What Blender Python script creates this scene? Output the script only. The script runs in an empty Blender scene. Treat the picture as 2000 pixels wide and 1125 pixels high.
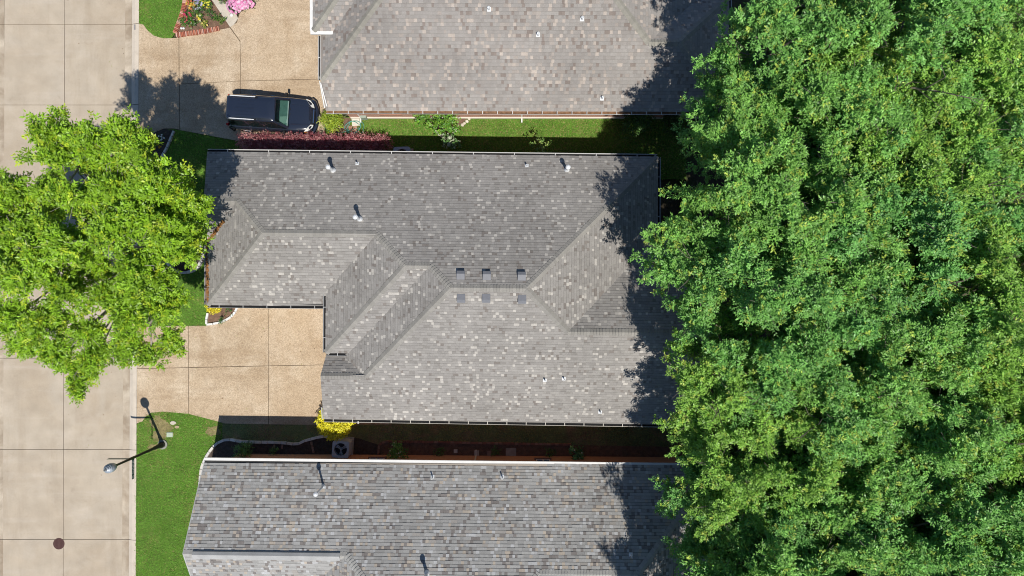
import bpy, math, random
import numpy as np
from mathutils import Vector, Matrix
R = math.radians
rnd = random.Random(7)

# ------------------------------------------------------------------ camera, sky, sun, exposure
SC = bpy.context.scene
HC, PPM = 37.0, 36.0                      # drone height (m), photo pixels per metre on the ground
cam_d = bpy.data.cameras.new('camera'); cam = bpy.data.objects.new('camera', cam_d)
SC.collection.objects.link(cam); SC.camera = cam
cam.location = (0, 0, HC); cam.rotation_euler = (0, 0, 0)
cam_d.sensor_width = 36; cam_d.lens = 18 * HC * PPM / 1000.0
cam_d.clip_start = 0.5; cam_d.clip_end = 2000
SUN_EL, SUN_AZ = R(63.0), math.atan2(-0.92, 0.40)      # towards the sun: right and down in the picture
world = bpy.data.worlds.new('World'); SC.world = world; world.use_nodes = True
wn = world.node_tree; wn.nodes.clear()
sky = wn.nodes.new('ShaderNodeTexSky'); sky.sky_type = 'NISHITA'; sky.sun_disc = False
sky.ozone_density = 6.0; sky.dust_density = 0.2; sky.sun_elevation = SUN_EL; sky.sun_rotation = math.pi / 2 - SUN_AZ
bg = wn.nodes.new('ShaderNodeBackground'); bg.inputs['Strength'].default_value = 0.084
wo = wn.nodes.new('ShaderNodeOutputWorld')
wn.links.new(sky.outputs[0], bg.inputs[0]); wn.links.new(bg.outputs[0], wo.inputs[0])
sd = bpy.data.lights.new('sun', 'SUN'); sun = bpy.data.objects.new('sun', sd); SC.collection.objects.link(sun)
sd.energy = 4.9; sd.angle = R(0.5); sd.color = (1.0, 0.955, 0.89)
sv = Vector((math.cos(SUN_AZ) * math.cos(SUN_EL), math.sin(SUN_AZ) * math.cos(SUN_EL), math.sin(SUN_EL)))
sun.rotation_euler = sv.to_track_quat('Z', 'Y').to_euler(); sun.location = sv * 60
SC.view_settings.view_transform = 'Standard'; SC.view_settings.look = 'None'
SC.cycles.filter_width = 1.0
SC.view_settings.exposure = 0.0; SC.view_settings.gamma = 1.0

# ------------------------------------------------------------------ helpers
COL = SC.collection
def W(px, py, z=0.0):
    k = (1 - z / HC) / PPM
    return Vector(((px - 1000) * k, (562.5 - py) * k, z))
ORIG = {}
def tag(o, label=None, cat=None, group=None, kind=None):
    if label: o['label'] = label
    if cat: o['category'] = cat
    if group: o['group'] = group
    if kind: o['kind'] = kind
    return o
def thing(name, label, cat, loc, group=None):
    o = bpy.data.objects.new(name, None); COL.objects.link(o)
    o.empty_display_size = 0.2; o.location = loc; ORIG[o.name] = Vector(loc)
    return tag(o, label, cat, group)
def link_mesh(name, me, mat, parent=None, loc=None):
    o = bpy.data.objects.new(name, me); COL.objects.link(o)
    if mat is not None: me.materials.append(mat)
    if parent is not None:
        o.parent = parent; ORIG[o.name] = ORIG[parent.name]
    else:
        o.location = loc if loc is not None else (0, 0, 0)
        ORIG[o.name] = Vector(o.location)
    return o
class MB:
    def __init__(s): s.v = []; s.f = []; s.c = []; s.col = (1, 1, 1); s.has = False
    def color(s, c): s.col = c; s.has = True
    def add(s, vs, fs):
        b = len(s.v); s.v += [tuple(p) for p in vs]; s.c += [s.col] * len(vs)
        s.f += [tuple(b + i for i in f) for f in fs]
    def quad(s, a, b, c, d): s.add([a, b, c, d], [(0, 1, 2, 3)])
    def box(s, c, size, rz=0.0, taper=1.0):
        x, y, z = size[0] / 2, size[1] / 2, size[2] / 2
        cs, sn = math.cos(rz), math.sin(rz); vs = []
        for dz in (-z, z):
            t = taper if dz > 0 else 1.0
            for dx, dy in ((-x, -y), (x, -y), (x, y), (-x, y)):
                dx *= t; dy *= t
                vs.append((c[0] + dx * cs - dy * sn, c[1] + dx * sn + dy * cs, c[2] + dz))
        s.add(vs, [(0, 3, 2, 1), (4, 5, 6, 7), (0, 1, 5, 4), (1, 2, 6, 5), (2, 3, 7, 6), (3, 0, 4, 7)])
    def prism(s, poly, z0, z1):
        n = len(poly)
        a = sum(poly[i][0] * poly[(i + 1) % n][1] - poly[(i + 1) % n][0] * poly[i][1] for i in range(n))
        if a < 0: poly = list(poly)[::-1]
        vs = [(p[0], p[1], z0) for p in poly] + [(p[0], p[1], z1) for p in poly]
        fs = [tuple(range(n - 1, -1, -1)), tuple(range(n, 2 * n))]
        fs += [(i, (i + 1) % n, n + (i + 1) % n, n + i) for i in range(n)]
        s.add(vs, fs)
    def tube(s, pts, rad, n=6, cap=True):
        pts = [Vector(p) for p in pts]; m = len(pts)
        if not hasattr(rad, '__len__'): rad = [rad] * m
        vs = []; prev = None
        for i, p in enumerate(pts):
            d = (pts[min(i + 1, m - 1)] - pts[max(i - 1, 0)]).normalized()
            if prev is None:
                a = Vector((0, 0, 1)) if abs(d.z) < 0.9 else Vector((1, 0, 0))
                u = d.cross(a).normalized()
            else:
                u = (prev - d * prev.dot(d)).normalized()
            prev = u; w = d.cross(u)
            for k in range(n):
                t = 2 * math.pi * k / n
                vs.append(p + (u * math.cos(t) + w * math.sin(t)) * rad[i])
        fs = [(i * n + k, i * n + (k + 1) % n, (i + 1) * n + (k + 1) % n, (i + 1) * n + k)
              for i in range(m - 1) for k in range(n)]
        if cap: fs += [tuple(range(n - 1, -1, -1)), tuple((m - 1) * n + k for k in range(n))]
        s.add(vs, fs)
    def lathe(s, c, prof, n=16, cap=True):
        vs = []; m = len(prof)
        for r, z in prof:
            for k in range(n):
                t = 2 * math.pi * k / n
                vs.append((c[0] + r * math.cos(t), c[1] + r * math.sin(t), c[2] + z))
        fs = [(i * n + k, i * n + (k + 1) % n, (i + 1) * n + (k + 1) % n, (i + 1) * n + k)
              for i in range(m - 1) for k in range(n)]
        if cap: fs += [tuple(range(n - 1, -1, -1)), tuple((m - 1) * n + k for k in range(n))]
        s.add(vs, fs)
    def build(s, name, mat, parent=None, loc=None, smooth=False, kind=None):
        o0 = ORIG[parent.name] if parent is not None else (Vector(loc) if loc is not None else Vector((0, 0, 0)))
        me = bpy.data.meshes.new(name)
        me.from_pydata([(p[0] - o0[0], p[1] - o0[1], p[2] - o0[2]) for p in s.v], [], s.f)
        if s.has:
            at = me.color_attributes.new('col', 'FLOAT_COLOR', 'POINT')
            a = np.ones((len(s.v), 4), np.float32); a[:, :3] = np.array(s.c, np.float32)
            at.data.foreach_set('color', a.ravel())
        if smooth: me.polygons.foreach_set('use_smooth', [True] * len(me.polygons))
        me.update()
        o = link_mesh(name, me, mat, parent, loc)
        if kind: o['kind'] = kind
        return o
def np_quads(name, V, C, mat, parent=None, loc=None, kind=None, k=4):
    n = len(V) // k
    o0 = ORIG[parent.name] if parent is not None else (Vector(loc) if loc is not None else Vector((0, 0, 0)))
    V = (V - np.array(o0)[None, :]).astype(np.float32)
    me = bpy.data.meshes.new(name)
    me.vertices.add(n * k); me.vertices.foreach_set('co', V.ravel())
    me.loops.add(n * k); me.loops.foreach_set('vertex_index', np.arange(n * k, dtype=np.int32))
    me.polygons.add(n); me.polygons.foreach_set('loop_start', np.arange(0, n * k, k, dtype=np.int32))
    at = me.color_attributes.new('col', 'FLOAT_COLOR', 'POINT')
    a = np.ones((n * k, 4), np.float32); a[:, :3] = C
    at.data.foreach_set('color', a.ravel())
    me.update(calc_edges=True)
    o = link_mesh(name, me, mat, parent, loc)
    if kind: o['kind'] = kind
    return o
def inpoly(x, y, poly):
    c = False; n = len(poly); j = n - 1
    for i in range(n):
        xi, yi = poly[i][0], poly[i][1]; xj, yj = poly[j][0], poly[j][1]
        if (yi > y) != (yj > y) and x < (xj - xi) * (y - yi) / (yj - yi) + xi: c = not c
        j = i
    return c
def inpoly_np(X, Y, poly):
    c = np.zeros(len(X), bool); n = len(poly); j = n - 1
    for i in range(n):
        xi, yi = poly[i][0], poly[i][1]; xj, yj = poly[j][0], poly[j][1]
        if yi != yj:
            c ^= ((yi > Y) != (yj > Y)) & (X < (xj - xi) * (Y - yi) / (yj - yi) + xi)
        j = i
    return c
def WP(pts, z=0.0): return [W(a, b, z) for a, b in pts]

# ------------------------------------------------------------------ materials
def mat(name, col=(0.5, 0.5, 0.5), rough=0.8, attr=False, n1=(0, 0), n2=(0, 0), bump=(0, 0), spec=0.3,
        metal=0.0, transl=0.0, stain=None, coat=0.0, streak=()):
    m = bpy.data.materials.new(name); m.use_nodes = True
    t = m.node_tree; N = t.nodes; L = t.links; N.clear()
    out = N.new('ShaderNodeOutputMaterial'); p = N.new('ShaderNodeBsdfPrincipled')
    p.inputs['Roughness'].default_value = rough; p.inputs['Metallic'].default_value = metal
    p.inputs['Specular IOR Level'].default_value = spec; p.inputs['Coat Weight'].default_value = coat
    tc = N.new('ShaderNodeNewGeometry')
    if attr:
        a = N.new('ShaderNodeAttribute'); a.attribute_name = 'col'; cur = a.outputs['Color']
    else:
        c = N.new('ShaderNodeRGB'); c.outputs[0].default_value = (*col, 1); cur = c.outputs[0]
    if stain:                                    # (scale, colour, low, high, strength)
        for sc_, c_, lo, hi, st in stain:
            nz = N.new('ShaderNodeTexNoise'); nz.inputs['Scale'].default_value = sc_
            nz.inputs['Detail'].default_value = 8; nz.inputs['Roughness'].default_value = 0.62
            nz.inputs['Distortion'].default_value = 0.6
            L.new(tc.outputs['Position'], nz.inputs['Vector'])
            mr = N.new('ShaderNodeMapRange'); mr.inputs[1].default_value = lo; mr.inputs[2].default_value = hi
            mr.inputs[3].default_value = 0; mr.inputs[4].default_value = st
            L.new(nz.outputs['Fac'], mr.inputs[0])
            mx = N.new('ShaderNodeMix'); mx.data_type = 'RGBA'
            L.new(mr.outputs[0], mx.inputs[0]); L.new(cur, mx.inputs[6])
            mx.inputs[7].default_value = (*c_, 1); cur = mx.outputs[2]
    for sx_, sy_, c_, lo, hi, st in streak:
        mp = N.new('ShaderNodeMapping'); mp.inputs['Scale'].default_value = (sx_, sy_, 1); L.new(tc.outputs['Position'], mp.inputs[0])
        nz = N.new('ShaderNodeTexNoise'); nz.inputs['Scale'].default_value = 1.0; nz.inputs['Detail'].default_value = 9; nz.inputs['Roughness'].default_value = 0.68
        L.new(mp.outputs[0], nz.inputs['Vector'])
        mr = N.new('ShaderNodeMapRange'); mr.inputs[1].default_value = lo; mr.inputs[2].default_value = hi; mr.inputs[3].default_value = 0; mr.inputs[4].default_value = st
        L.new(nz.outputs['Fac'], mr.inputs[0]); mx = N.new('ShaderNodeMix'); mx.data_type = 'RGBA'
        L.new(mr.outputs[0], mx.inputs[0]); L.new(cur, mx.inputs[6]); mx.inputs[7].default_value = (*c_, 1); cur = mx.outputs[2]
    for sc_, am in (n1, n2):
        if am:
            nz = N.new('ShaderNodeTexNoise'); nz.inputs['Scale'].default_value = sc_; nz.inputs['Detail'].default_value = 5
            L.new(tc.outputs['Position'], nz.inputs['Vector'])
            mr = N.new('ShaderNodeMapRange'); mr.inputs[1].default_value = 0.25; mr.inputs[2].default_value = 0.75
            mr.inputs[3].default_value = 1 - am; mr.inputs[4].default_value = 1 + am
            L.new(nz.outputs['Fac'], mr.inputs[0])
            mx = N.new('ShaderNodeMix'); mx.data_type = 'RGBA'; mx.blend_type = 'MULTIPLY'; mx.inputs[0].default_value = 1
            L.new(cur, mx.inputs[6]); L.new(mr.outputs[0], mx.inputs[7]); cur = mx.outputs[2]
    L.new(cur, p.inputs['Base Color'])
    if bump[1]:
        nz = N.new('ShaderNodeTexNoise'); nz.inputs['Scale'].default_value = bump[0]; nz.inputs['Detail'].default_value = 4
        L.new(tc.outputs['Position'], nz.inputs['Vector'])
        b = N.new('ShaderNodeBump'); b.inputs['Strength'].default_value = bump[1]; b.inputs['Distance'].default_value = 0.02
        L.new(nz.outputs['Fac'], b.inputs['Height']); L.new(b.outputs[0], p.inputs['Normal'])
    if transl:
        tr = N.new('ShaderNodeBsdfTranslucent'); L.new(cur, tr.inputs['Color'])
        mxs = N.new('ShaderNodeMixShader'); mxs.inputs[0].default_value = transl
        L.new(p.outputs[0], mxs.inputs[1]); L.new(tr.outputs[0], mxs.inputs[2]); L.new(mxs.outputs[0], out.inputs[0])
    else:
        L.new(p.outputs[0], out.inputs[0])
    return m
def mat_aggregate(name, base, pale, dark):
    m = mat(name, base, 0.9, stain=[(0.35, (0.34, 0.245, 0.15), 0.46, 0.72, 0.7), (0.16, (0.31, 0.23, 0.15), 0.47, 0.68, 0.6),
            (0.55, (0.55, 0.46, 0.345), 0.5, 0.68, 0.7), (1.6, (0.30, 0.22, 0.14), 0.56, 0.74, 0.5), (5.0, (0.15, 0.10, 0.065), 0.70, 0.77, 0.5)], bump=(60, 0.4),
            streak=[(0.14, 0.9, (0.29, 0.205, 0.125), 0.5, 0.7, 0.6), (0.9, 0.2, (0.54, 0.45, 0.34), 0.55, 0.75, 0.5)])
    t = m.node_tree; N = t.nodes; L = t.links
    p = [n for n in N if n.type == 'BSDF_PRINCIPLED'][0]; g = [n for n in N if n.type == 'NEW_GEOMETRY'][0]
    src = p.inputs['Base Color'].links[0].from_socket
    v = N.new('ShaderNodeTexVoronoi'); v.inputs['Scale'].default_value = 26; L.new(g.outputs['Position'], v.inputs['Vector'])
    cr = N.new('ShaderNodeValToRGB'); e = cr.color_ramp.elements
    e[0].position = 0.0; e[0].color = (0.62, 0.56, 0.5, 1); e[1].position = 1.0; e[1].color = (1.45, 1.45, 1.42, 1)
    sp = N.new('ShaderNodeSeparateColor'); L.new(v.outputs['Color'], sp.inputs[0]); L.new(sp.outputs[0], cr.inputs[0])
    mx = N.new('ShaderNodeMix'); mx.data_type = 'RGBA'; mx.blend_type = 'MULTIPLY'; mx.inputs[0].default_value = 0.5
    L.new(src, mx.inputs[6]); L.new(cr.outputs[0], mx.inputs[7]); L.new(mx.outputs[2], p.inputs['Base Color'])
    return m
def mat_brick(name, c1, c2, mortar):
    m = mat(name, c1, 0.9, n1=(3, 0.12), bump=(40, 0.3))
    t = m.node_tree; N = t.nodes; L = t.links
    p = [n for n in N if n.type == 'BSDF_PRINCIPLED'][0]; g = [n for n in N if n.type == 'NEW_GEOMETRY'][0]
    sx = N.new('ShaderNodeSeparateXYZ'); L.new(g.outputs['Position'], sx.inputs[0])
    ad = N.new('ShaderNodeMath'); ad.operation = 'ADD'; L.new(sx.outputs[0], ad.inputs[0]); L.new(sx.outputs[1], ad.inputs[1])
    cx = N.new('ShaderNodeCombineXYZ'); L.new(ad.outputs[0], cx.inputs[0]); L.new(sx.outputs[2], cx.inputs[1])
    b = N.new('ShaderNodeTexBrick'); b.inputs['Scale'].default_value = 1.0; b.inputs['Brick Width'].default_value = 0.22
    b.inputs['Row Height'].default_value = 0.075; b.inputs['Mortar Size'].default_value = 0.008
    b.inputs['Color1'].default_value = (*c1, 1); b.inputs['Color2'].default_value = (*c2, 1); b.inputs['Mortar'].default_value = (*mortar, 1)
    L.new(cx.outputs[0], b.inputs['Vector']); L.new(b.outputs['Color'], p.inputs['Base Color'])
    return m
def mat_glass(name, tint, transp):
    m = bpy.data.materials.new(name); m.use_nodes = True; t = m.node_tree; N = t.nodes; L = t.links; N.clear()
    out = N.new('ShaderNodeOutputMaterial'); tr = N.new('ShaderNodeBsdfTransparent'); tr.inputs[0].default_value = (*tint, 1)
    p = N.new('ShaderNodeBsdfPrincipled'); p.inputs['Base Color'].default_value = (0.012, 0.02, 0.022, 1)
    p.inputs['Roughness'].default_value = 0.04; mx = N.new('ShaderNodeMixShader'); mx.inputs[0].default_value = transp
    L.new(p.outputs[0], mx.inputs[1]); L.new(tr.outputs[0], mx.inputs[2]); L.new(mx.outputs[0], out.inputs[0]); return m
M = {}
M['ground'] = mat('ground_soil', (0.085, 0.07, 0.045), 1, n1=(0.6, 0.35), n2=(9, 0.3), bump=(8, 0.5), stain=[(0.5, (0.05, 0.075, 0.02), 0.45, 0.6, 0.8)])
M['street'] = mat('street_concrete', (0.435, 0.37, 0.285), 0.9, n1=(1.1, 0.10), n2=(22, 0.07), bump=(70, 0.15),
    stain=[(0.22, (0.37, 0.295, 0.21), 0.42, 0.70, 0.7), (0.7, (0.475, 0.415, 0.335), 0.48, 0.70, 0.55), (2.6, (0.29, 0.23, 0.17), 0.60, 0.78, 0.4), (7.0, (0.17, 0.13, 0.095), 0.69, 0.76, 0.55)],
    streak=[(1.1, 0.10, (0.33, 0.265, 0.19), 0.52, 0.72, 0.55), (0.12, 1.3, (0.50, 0.44, 0.365), 0.55, 0.74, 0.45)])
M['gutter_pan'] = mat('gutter_concrete', (0.50, 0.43, 0.335), 0.9, n1=(1.4, 0.12), n2=(24, 0.07), bump=(70, 0.15),
    stain=[(0.6, (0.25, 0.19, 0.13), 0.34, 0.6, 0.8)])
M['curb'] = mat('curb_concrete', (0.56, 0.49, 0.40), 0.9, n1=(2, 0.08), n2=(30, 0.08), bump=(70, 0.15), stain=[(1.4, (0.40, 0.33, 0.25), 0.55, 0.72, 0.6)])
M['joint'] = mat('joint_dirt', (0.15, 0.115, 0.075), 1, n1=(8, 0.4))
M['drive'] = mat_aggregate('exposed_aggregate', (0.475, 0.375, 0.262), (0.7, 0.6, 0.45), (0.3, 0.2, 0.12))
M['walk'] = mat('walk_concrete', (0.50, 0.45, 0.37), 0.9, n1=(3, 0.1), n2=(30, 0.12), bump=(60, 0.2))
M['lawn'] = mat('lawn_base', (0.085, 0.16, 0.022), 1, n1=(1.2, 0.3), n2=(14, 0.35), bump=(30, 0.6), stain=[(0.7, (0.20, 0.19, 0.06), 0.54, 0.7, 0.7)], streak=[(3.2, .15, (.06, .13, .015), .45, .6, .35)])
M['shade_lawn'] = mat('side_yard_lawn', (0.15, 0.17, 0.07), 1, n1=(1.2, 0.3), n2=(14, 0.35), bump=(30, 0.6), stain=[(0.8, (0.22, 0.16, 0.09), 0.48, 0.62, 0.8)])
M['dry'] = mat('dry_turf', (0.22, 0.185, 0.085), 1, n1=(5, .3), n2=(25, .4), bump=(30, .6))
M['grass'] = mat('grass_blades', attr=True, rough=0.6, transl=0.25)
M['mulch'] = mat('dark_mulch', (0.075, 0.058, 0.048), 1, n1=(6, 0.4), n2=(28, 0.5), bump=(30, 0.9))
M['bedsoil'] = mat('bed_soil', (0.17, 0.105, 0.07), 1, n1=(5, 0.35), n2=(28, 0.4), bump=(30, 0.9))
M['shingle'] = mat('asphalt_shingle', attr=True, rough=0.95, n1=(0.3, 0.12), n2=(34, 0.17), bump=(120, 0.25), spec=0.15)
M['deck'] = mat('roof_underlay', (0.07, 0.068, 0.065), 0.95, n2=(30, 0.2))
M['white'] = mat('white_paint', (0.68, 0.67, 0.64), 0.5, n1=(3, 0.06), n2=(25, 0.04))
M['offwhite'] = mat('cream_paint', (0.62, 0.58, 0.50), 0.6, n1=(3, 0.08), n2=(25, 0.04))
M['grey_metal'] = mat('grey_gutter_paint', (0.42, 0.42, 0.41), 0.5, n1=(3, 0.1))
M['galv'] = mat('galvanised_steel', (0.70, 0.72, 0.73), 0.5, metal=0.1, n1=(9, 0.12))
M['vent'] = mat('grey_vent_metal', (0.17, 0.175, 0.19), 0.5, n1=(7, 0.08))
M['dark'] = mat('gutter_shade', (0.012, 0.012, 0.013), 0.9)  # near-black colour standing in for the shade inside the gutters
M['litter'] = mat('leaf_litter', (0.20, 0.11, 0.06), 1, n1=(7, 0.4), n2=(40, 0.5), bump=(50, 0.8))
M['brickA'] = mat_brick('red_brick_wall', (0.40, 0.15, 0.095), (0.50, 0.25, 0.17), (0.62, 0.55, 0.48))
M['brickB'] = mat_brick('terracotta_brick_wall', (0.52, 0.26, 0.14), (0.58, 0.31, 0.18), (0.50, 0.30, 0.20))
M['brick'] = mat('edging_brick', attr=True, rough=0.9, n1=(9, 0.12), n2=(50, 0.15), bump=(60, 0.4))
M['stone'] = mat('edging_stone', attr=True, rough=0.9, n1=(6, 0.12), n2=(40, 0.12), bump=(40, 0.5))
M['bark'] = mat('bark', (0.17, 0.145, 0.115), 0.95, n1=(4, 0.3), n2=(30, 0.3), bump=(25, 1.0))
M['palebark'] = mat('pale_bark', (0.33, 0.29, 0.24), 0.95, n1=(4, 0.2), n2=(30, 0.3), bump=(25, 0.8))
M['leaf'] = mat('leaf', attr=True, rough=0.45, spec=0.45, transl=0.22)
M['petal'] = mat('petal', attr=True, rough=0.6, transl=0.3)
M['black_metal'] = mat('black_painted_metal', (0.012, 0.012, 0.013), 0.35, n1=(5, 0.2))
M['lamp_glass'] = mat('frosted_lamp_glass', (0.30, 0.335, 0.365), 0.22, spec=0.6, n1=(4, 0.06))
M['sign'] = mat('sign_green', (0.035, 0.075, 0.06), 0.5)
M['sign_white'] = mat('sign_lettering', (0.75, 0.77, 0.76), 0.5)
M['iron'] = mat('rusty_cast_iron', (0.085, 0.042, 0.038), 0.8, n1=(20, 0.3), bump=(40, 0.6))
M['hose'] = mat('teal_hose', (0.10, 0.33, 0.27), 0.5)
M['ac'] = mat('ac_enamel', (0.46, 0.50, 0.54), 0.5, n1=(6, 0.08))
M['ac_dark'] = mat('ac_inside', (0.03, 0.032, 0.036), 0.7)
M['curbpaint'] = mat('curb_number_paint', (0.27, 0.255, 0.25), 0.8, n1=(60, 0.3))
M['box'] = mat('utility_box', (0.30, 0.36, 0.30), 0.6, n1=(9, 0.1))

# ------------------------------------------------------------------ the ground sheet
def sheet(name, pts, z, m, parent=None, kind='structure', label=None, cat=None, px=True):
    P = WP(pts) if px else pts
    mb = MB(); n = len(P)
    a = sum(P[i][0] * P[(i + 1) % n][1] - P[(i + 1) % n][0] * P[i][1] for i in range(n))
    if a < 0: P = P[::-1]
    mb.add([(p[0], p[1], z) for p in P], [tuple(range(n))])
    o = mb.build(name, m, parent)
    if parent is None: tag(o, label, cat, kind=kind)
    return o
sheet('ground', [(-420, -420), (420, -420), (420, 420), (-420, 420)], -0.22, M['ground'], px=False,
      label='bare brown soil and rough ground beneath the whole street', cat='ground')

# ------------------------------------------------------------------ street, curb
ROWS = [-780, -615, -450, -284, -119, 46, 204, 369, 535, 700, 879, 1055, 1220, 1385, 1550, 1715, 1880]
def edge_x(y): return 271.5 - 6.5 * (y / 1125.0)         # right-hand curb back line, in ground pixels
def mid_x(y): return 124 - 3.0 * (y / 1125.0)
street = sheet('street', [(-40, -800), (272, -800), (258, 1900), (-40, 1900)], -0.135, M['joint'],
               label='pale tan concrete street of square slabs along the left', cat='street')
g = 0.45
for i in range(len(ROWS) - 1):
    y0, y1 = ROWS[i] + g, ROWS[i + 1] - g
    for side in (0, 1):
        if side: P = [(mid_x(y0) + g, y0), (edge_x(y0) - 29, y0), (edge_x(y1) - 29, y1), (mid_x(y1) + g, y1)]
        else: P = [(mid_x(y0) - 118, y0), (mid_x(y0) - g, y0), (mid_x(y1) - g, y1), (mid_x(y1) - 118, y1)]
        mb = MB(); mb.prism(WP(P), -0.2, -0.10 - 0.0015 * ((i * 2 + side) % 3)); mb.build('slab', M['street'], street)
prof = [(-29, -0.104), (-24, -0.112), (-17, -0.108), (-15.4, -0.098), (-8, -0.02), (-3, -0.001), (0, 0.004)]
curb = sheet('curb', [(243, -800), (270, -800), (258, 1900), (231, 1900)], -0.15, M['joint'],
             label='rolled concrete curb and stained gutter along the street', cat='curb')
def curb_sections(sgn, offs):
    for i in range(len(ROWS) - 1):
        y0, y1 = ROWS[i] + 0.45, ROWS[i + 1] - 0.45
        for nm, pr, m in (('gutter_pan', prof[:4], M['gutter_pan']), ('curb_section', prof[3:], M['curb'])):
            mb = MB(); n = len(pr); vs = []
            for y in (y0, y1):
                for d, z in pr:
                    w = W((edge_x(y) + d) if sgn > 0 else (2 * mid_x(y) - edge_x(y) - d), y); vs.append((w.x, w.y, z))
            fs = [(k, k + 1, n + k + 1, n + k) for k in range(n - 1)]
            if sgn > 0: fs = [f[::-1] for f in fs]
            mb.add(vs, fs); mb.build(nm, m, curb)
curb_sections(1, 0); curb_sections(-1, 0)
sheet('far_lawn', [(-26, -800), (-26, 1900), (-700, 1900), (-700, -800)], -0.02, M['lawn'],
      label='lawn on the far side of the street', cat='lawn')

# ------------------------------------------------------------------ driveways
def slabs(parent, polys, m, z=0.0):
    for P in polys:
        mb = MB(); mb.prism(WP(P), -0.12, z); mb.build('slab', m, parent)
d1 = sheet('driveway', [(269, 42), (279, 47), (287, 57), (300, 69), (322, 75), (350, 73), (448, 53), (466, 30), (520, -180), (760, -180), (660, 160), (635, 212), (634, 284), (475, 279), (339, 255), (320, 254), (300, 262), (280, 290), (269, 300)],
           -0.035, M['joint'], label='tan exposed aggregate driveway with the parked dark car on it', cat='driveway')
slabs(d1, [
    [(271.3, 46), (280, 48), (287, 58), (300, 69.5), (320, 75), (348.8, 74), (349.6, 252.5), (335, 250.5), (320, 251), (305, 257), (290, 270), (280, 285), (270, 296)],
    [(350.2, 73.5), (440, 56), (448.5, 54), (468.4, 81), (469.6, 157.6), (395, 161.8), (350.6, 163.5)],
    [(350.7, 164.4), (395, 162.6), (469.6, 158.5), (470.3, 276), (429, 268.5), (380, 259), (350.8, 254)],
    [(450, 53), (463, 44), (467, 30), (478, 5), (480, -180), (760, -180), (660, 153), (470.6, 157.6), (469.4, 80)],
    [(470.6, 158.6), (660, 154), (660, 200), (635, 215), (634, 283), (520, 282), (475, 277.5), (471.3, 276.3)]], M['drive'])
d2 = sheet('driveway', [(268, 637), (402, 637), (432, 631), (455, 618), (466, 597), (560, 590), (760, 590), (760, 830), (600, 830), (440, 828), (402, 818), (370, 809), (318, 805), (292, 808), (280, 820), (267, 828)],
           -0.035, M['joint'], label='tan exposed aggregate driveway leading to the middle house', cat='driveway')
slabs(d2, [
    [(268.2, 637.5), (367.2, 636.5), (367.6, 717.4), (268, 719.7)],
    [(368.2, 636.5), (402, 636.3), (432, 630), (455, 617), (464, 600), (470, 590), (523.4, 590), (523.6, 714), (368.6, 717.4)],
    [(524.4, 590), (760, 590), (760, 710), (524.6, 714)],
    [(267.9, 720.7), (367.6, 718.4), (368, 808.2), (345, 806), (318, 804), (295, 806), (284, 814), (278, 823), (267.2, 826.5)],
    [(368.6, 718.4), (523.6, 715), (524, 828.5), (470, 828), (440, 827), (402, 817), (369, 808.4)],
    [(524.6, 715), (760, 711), (760, 829), (600, 829.5), (525, 828.6)]], M['drive'])
wk = sheet('front_walk', [(413, -5), (448, 54), (456, 51), (466, 36), (462, 28), (436, -5), (430, -120), (400, -120)], -0.03, M['joint'],
           label='pale concrete front walk beside the flower bed', cat='path')
slabs(wk, [[(414, 0), (424, 15), (449.5, 53), (456, 49), (465, 36), (462, 29), (448, 14), (434, 0), (428, -120), (402, -120)]], M['walk'], z=0.012)

# ------------------------------------------------------------------ lawns
LAWNS = []
def lawn(label, pts, m='lawn', dens=420, hue=0):
    o = sheet('lawn', pts, -0.02, M[m], label=label, cat='lawn'); LAWNS.append((o, WP(pts), dens, hue)); return o
lawn('small green lawn inside the curved brick border by the driveway', [(271.5, 46), (280, 48), (287, 58), (300, 70), (320, 75), (335, 74), (341, 66), (352, 42), (359, 20), (362, 0), (364, -150), (273, -150)])
lawn('front lawn under the bright green tree', [(269.5, 290), (285, 272), (300, 260), (320, 252), (345, 253), (380, 260), (429, 269), (475, 278), (600, 300), (600, 580), (470, 590), (464, 600), (432, 631), (402, 637), (268, 638)])
lawn('green front lawn with street lamp beside the street', [(266.8, 828), (278, 823), (284, 814), (295, 806), (318, 804), (345, 806), (370, 808), (402, 817), (434, 826), (434, 870), (440, 1300), (262, 1300)])
lawn('strip of lawn between the brick house and the middle house', [(632, 228), (1340, 230), (1340, 350), (470, 350), (475, 278), (632, 284)])
lawn('narrow worn strip of grass between the middle and lower houses', [(434, 826), (470, 828), (760, 829), (760, 700), (1340, 720), (1340, 930), (434, 930)], 'shade_lawn', 260, 1)
sheet('back_yard', [(1340, -600), (2700, -600), (2700, 1800), (1340, 1800)], -0.03, M['ground'], label='shaded bare back yards beneath the big trees', cat='yard')
sheet('garden_path', [(1830, -300), (1875, -300), (1868, 400), (1850, 760), (1862, 1000), (1880, 1500), (1832, 1500), (1815, 1000), (1800, 760), (1822, 400)], 0.0, M['walk'],
      label='pale concrete path glimpsed through the trees', cat='path')
for k, (x, y, a, b) in enumerate(((308, 826, .55, .45), (323, 836, .5, .35), (310, 850, .45, .4), (416, 842, .5, .35), (298, 874, .3, .25), (396, 935, .2, .5))):
    c = W(x, y); sheet('worn_patch', [Vector((c.x + a * .8 * math.cos(t * .45) * (1 + .25 * math.sin(t * 2.3 + k)), c.y + b * .8 * math.sin(t * .45) * (1 + .25 * math.cos(t * 1.7 + k)), 0)) for t in range(14)], -.016 + .002 * k, M['dry'], LAWNS[2][0], px=False)
EXCL = []                                    # planting beds: no grass there

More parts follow.
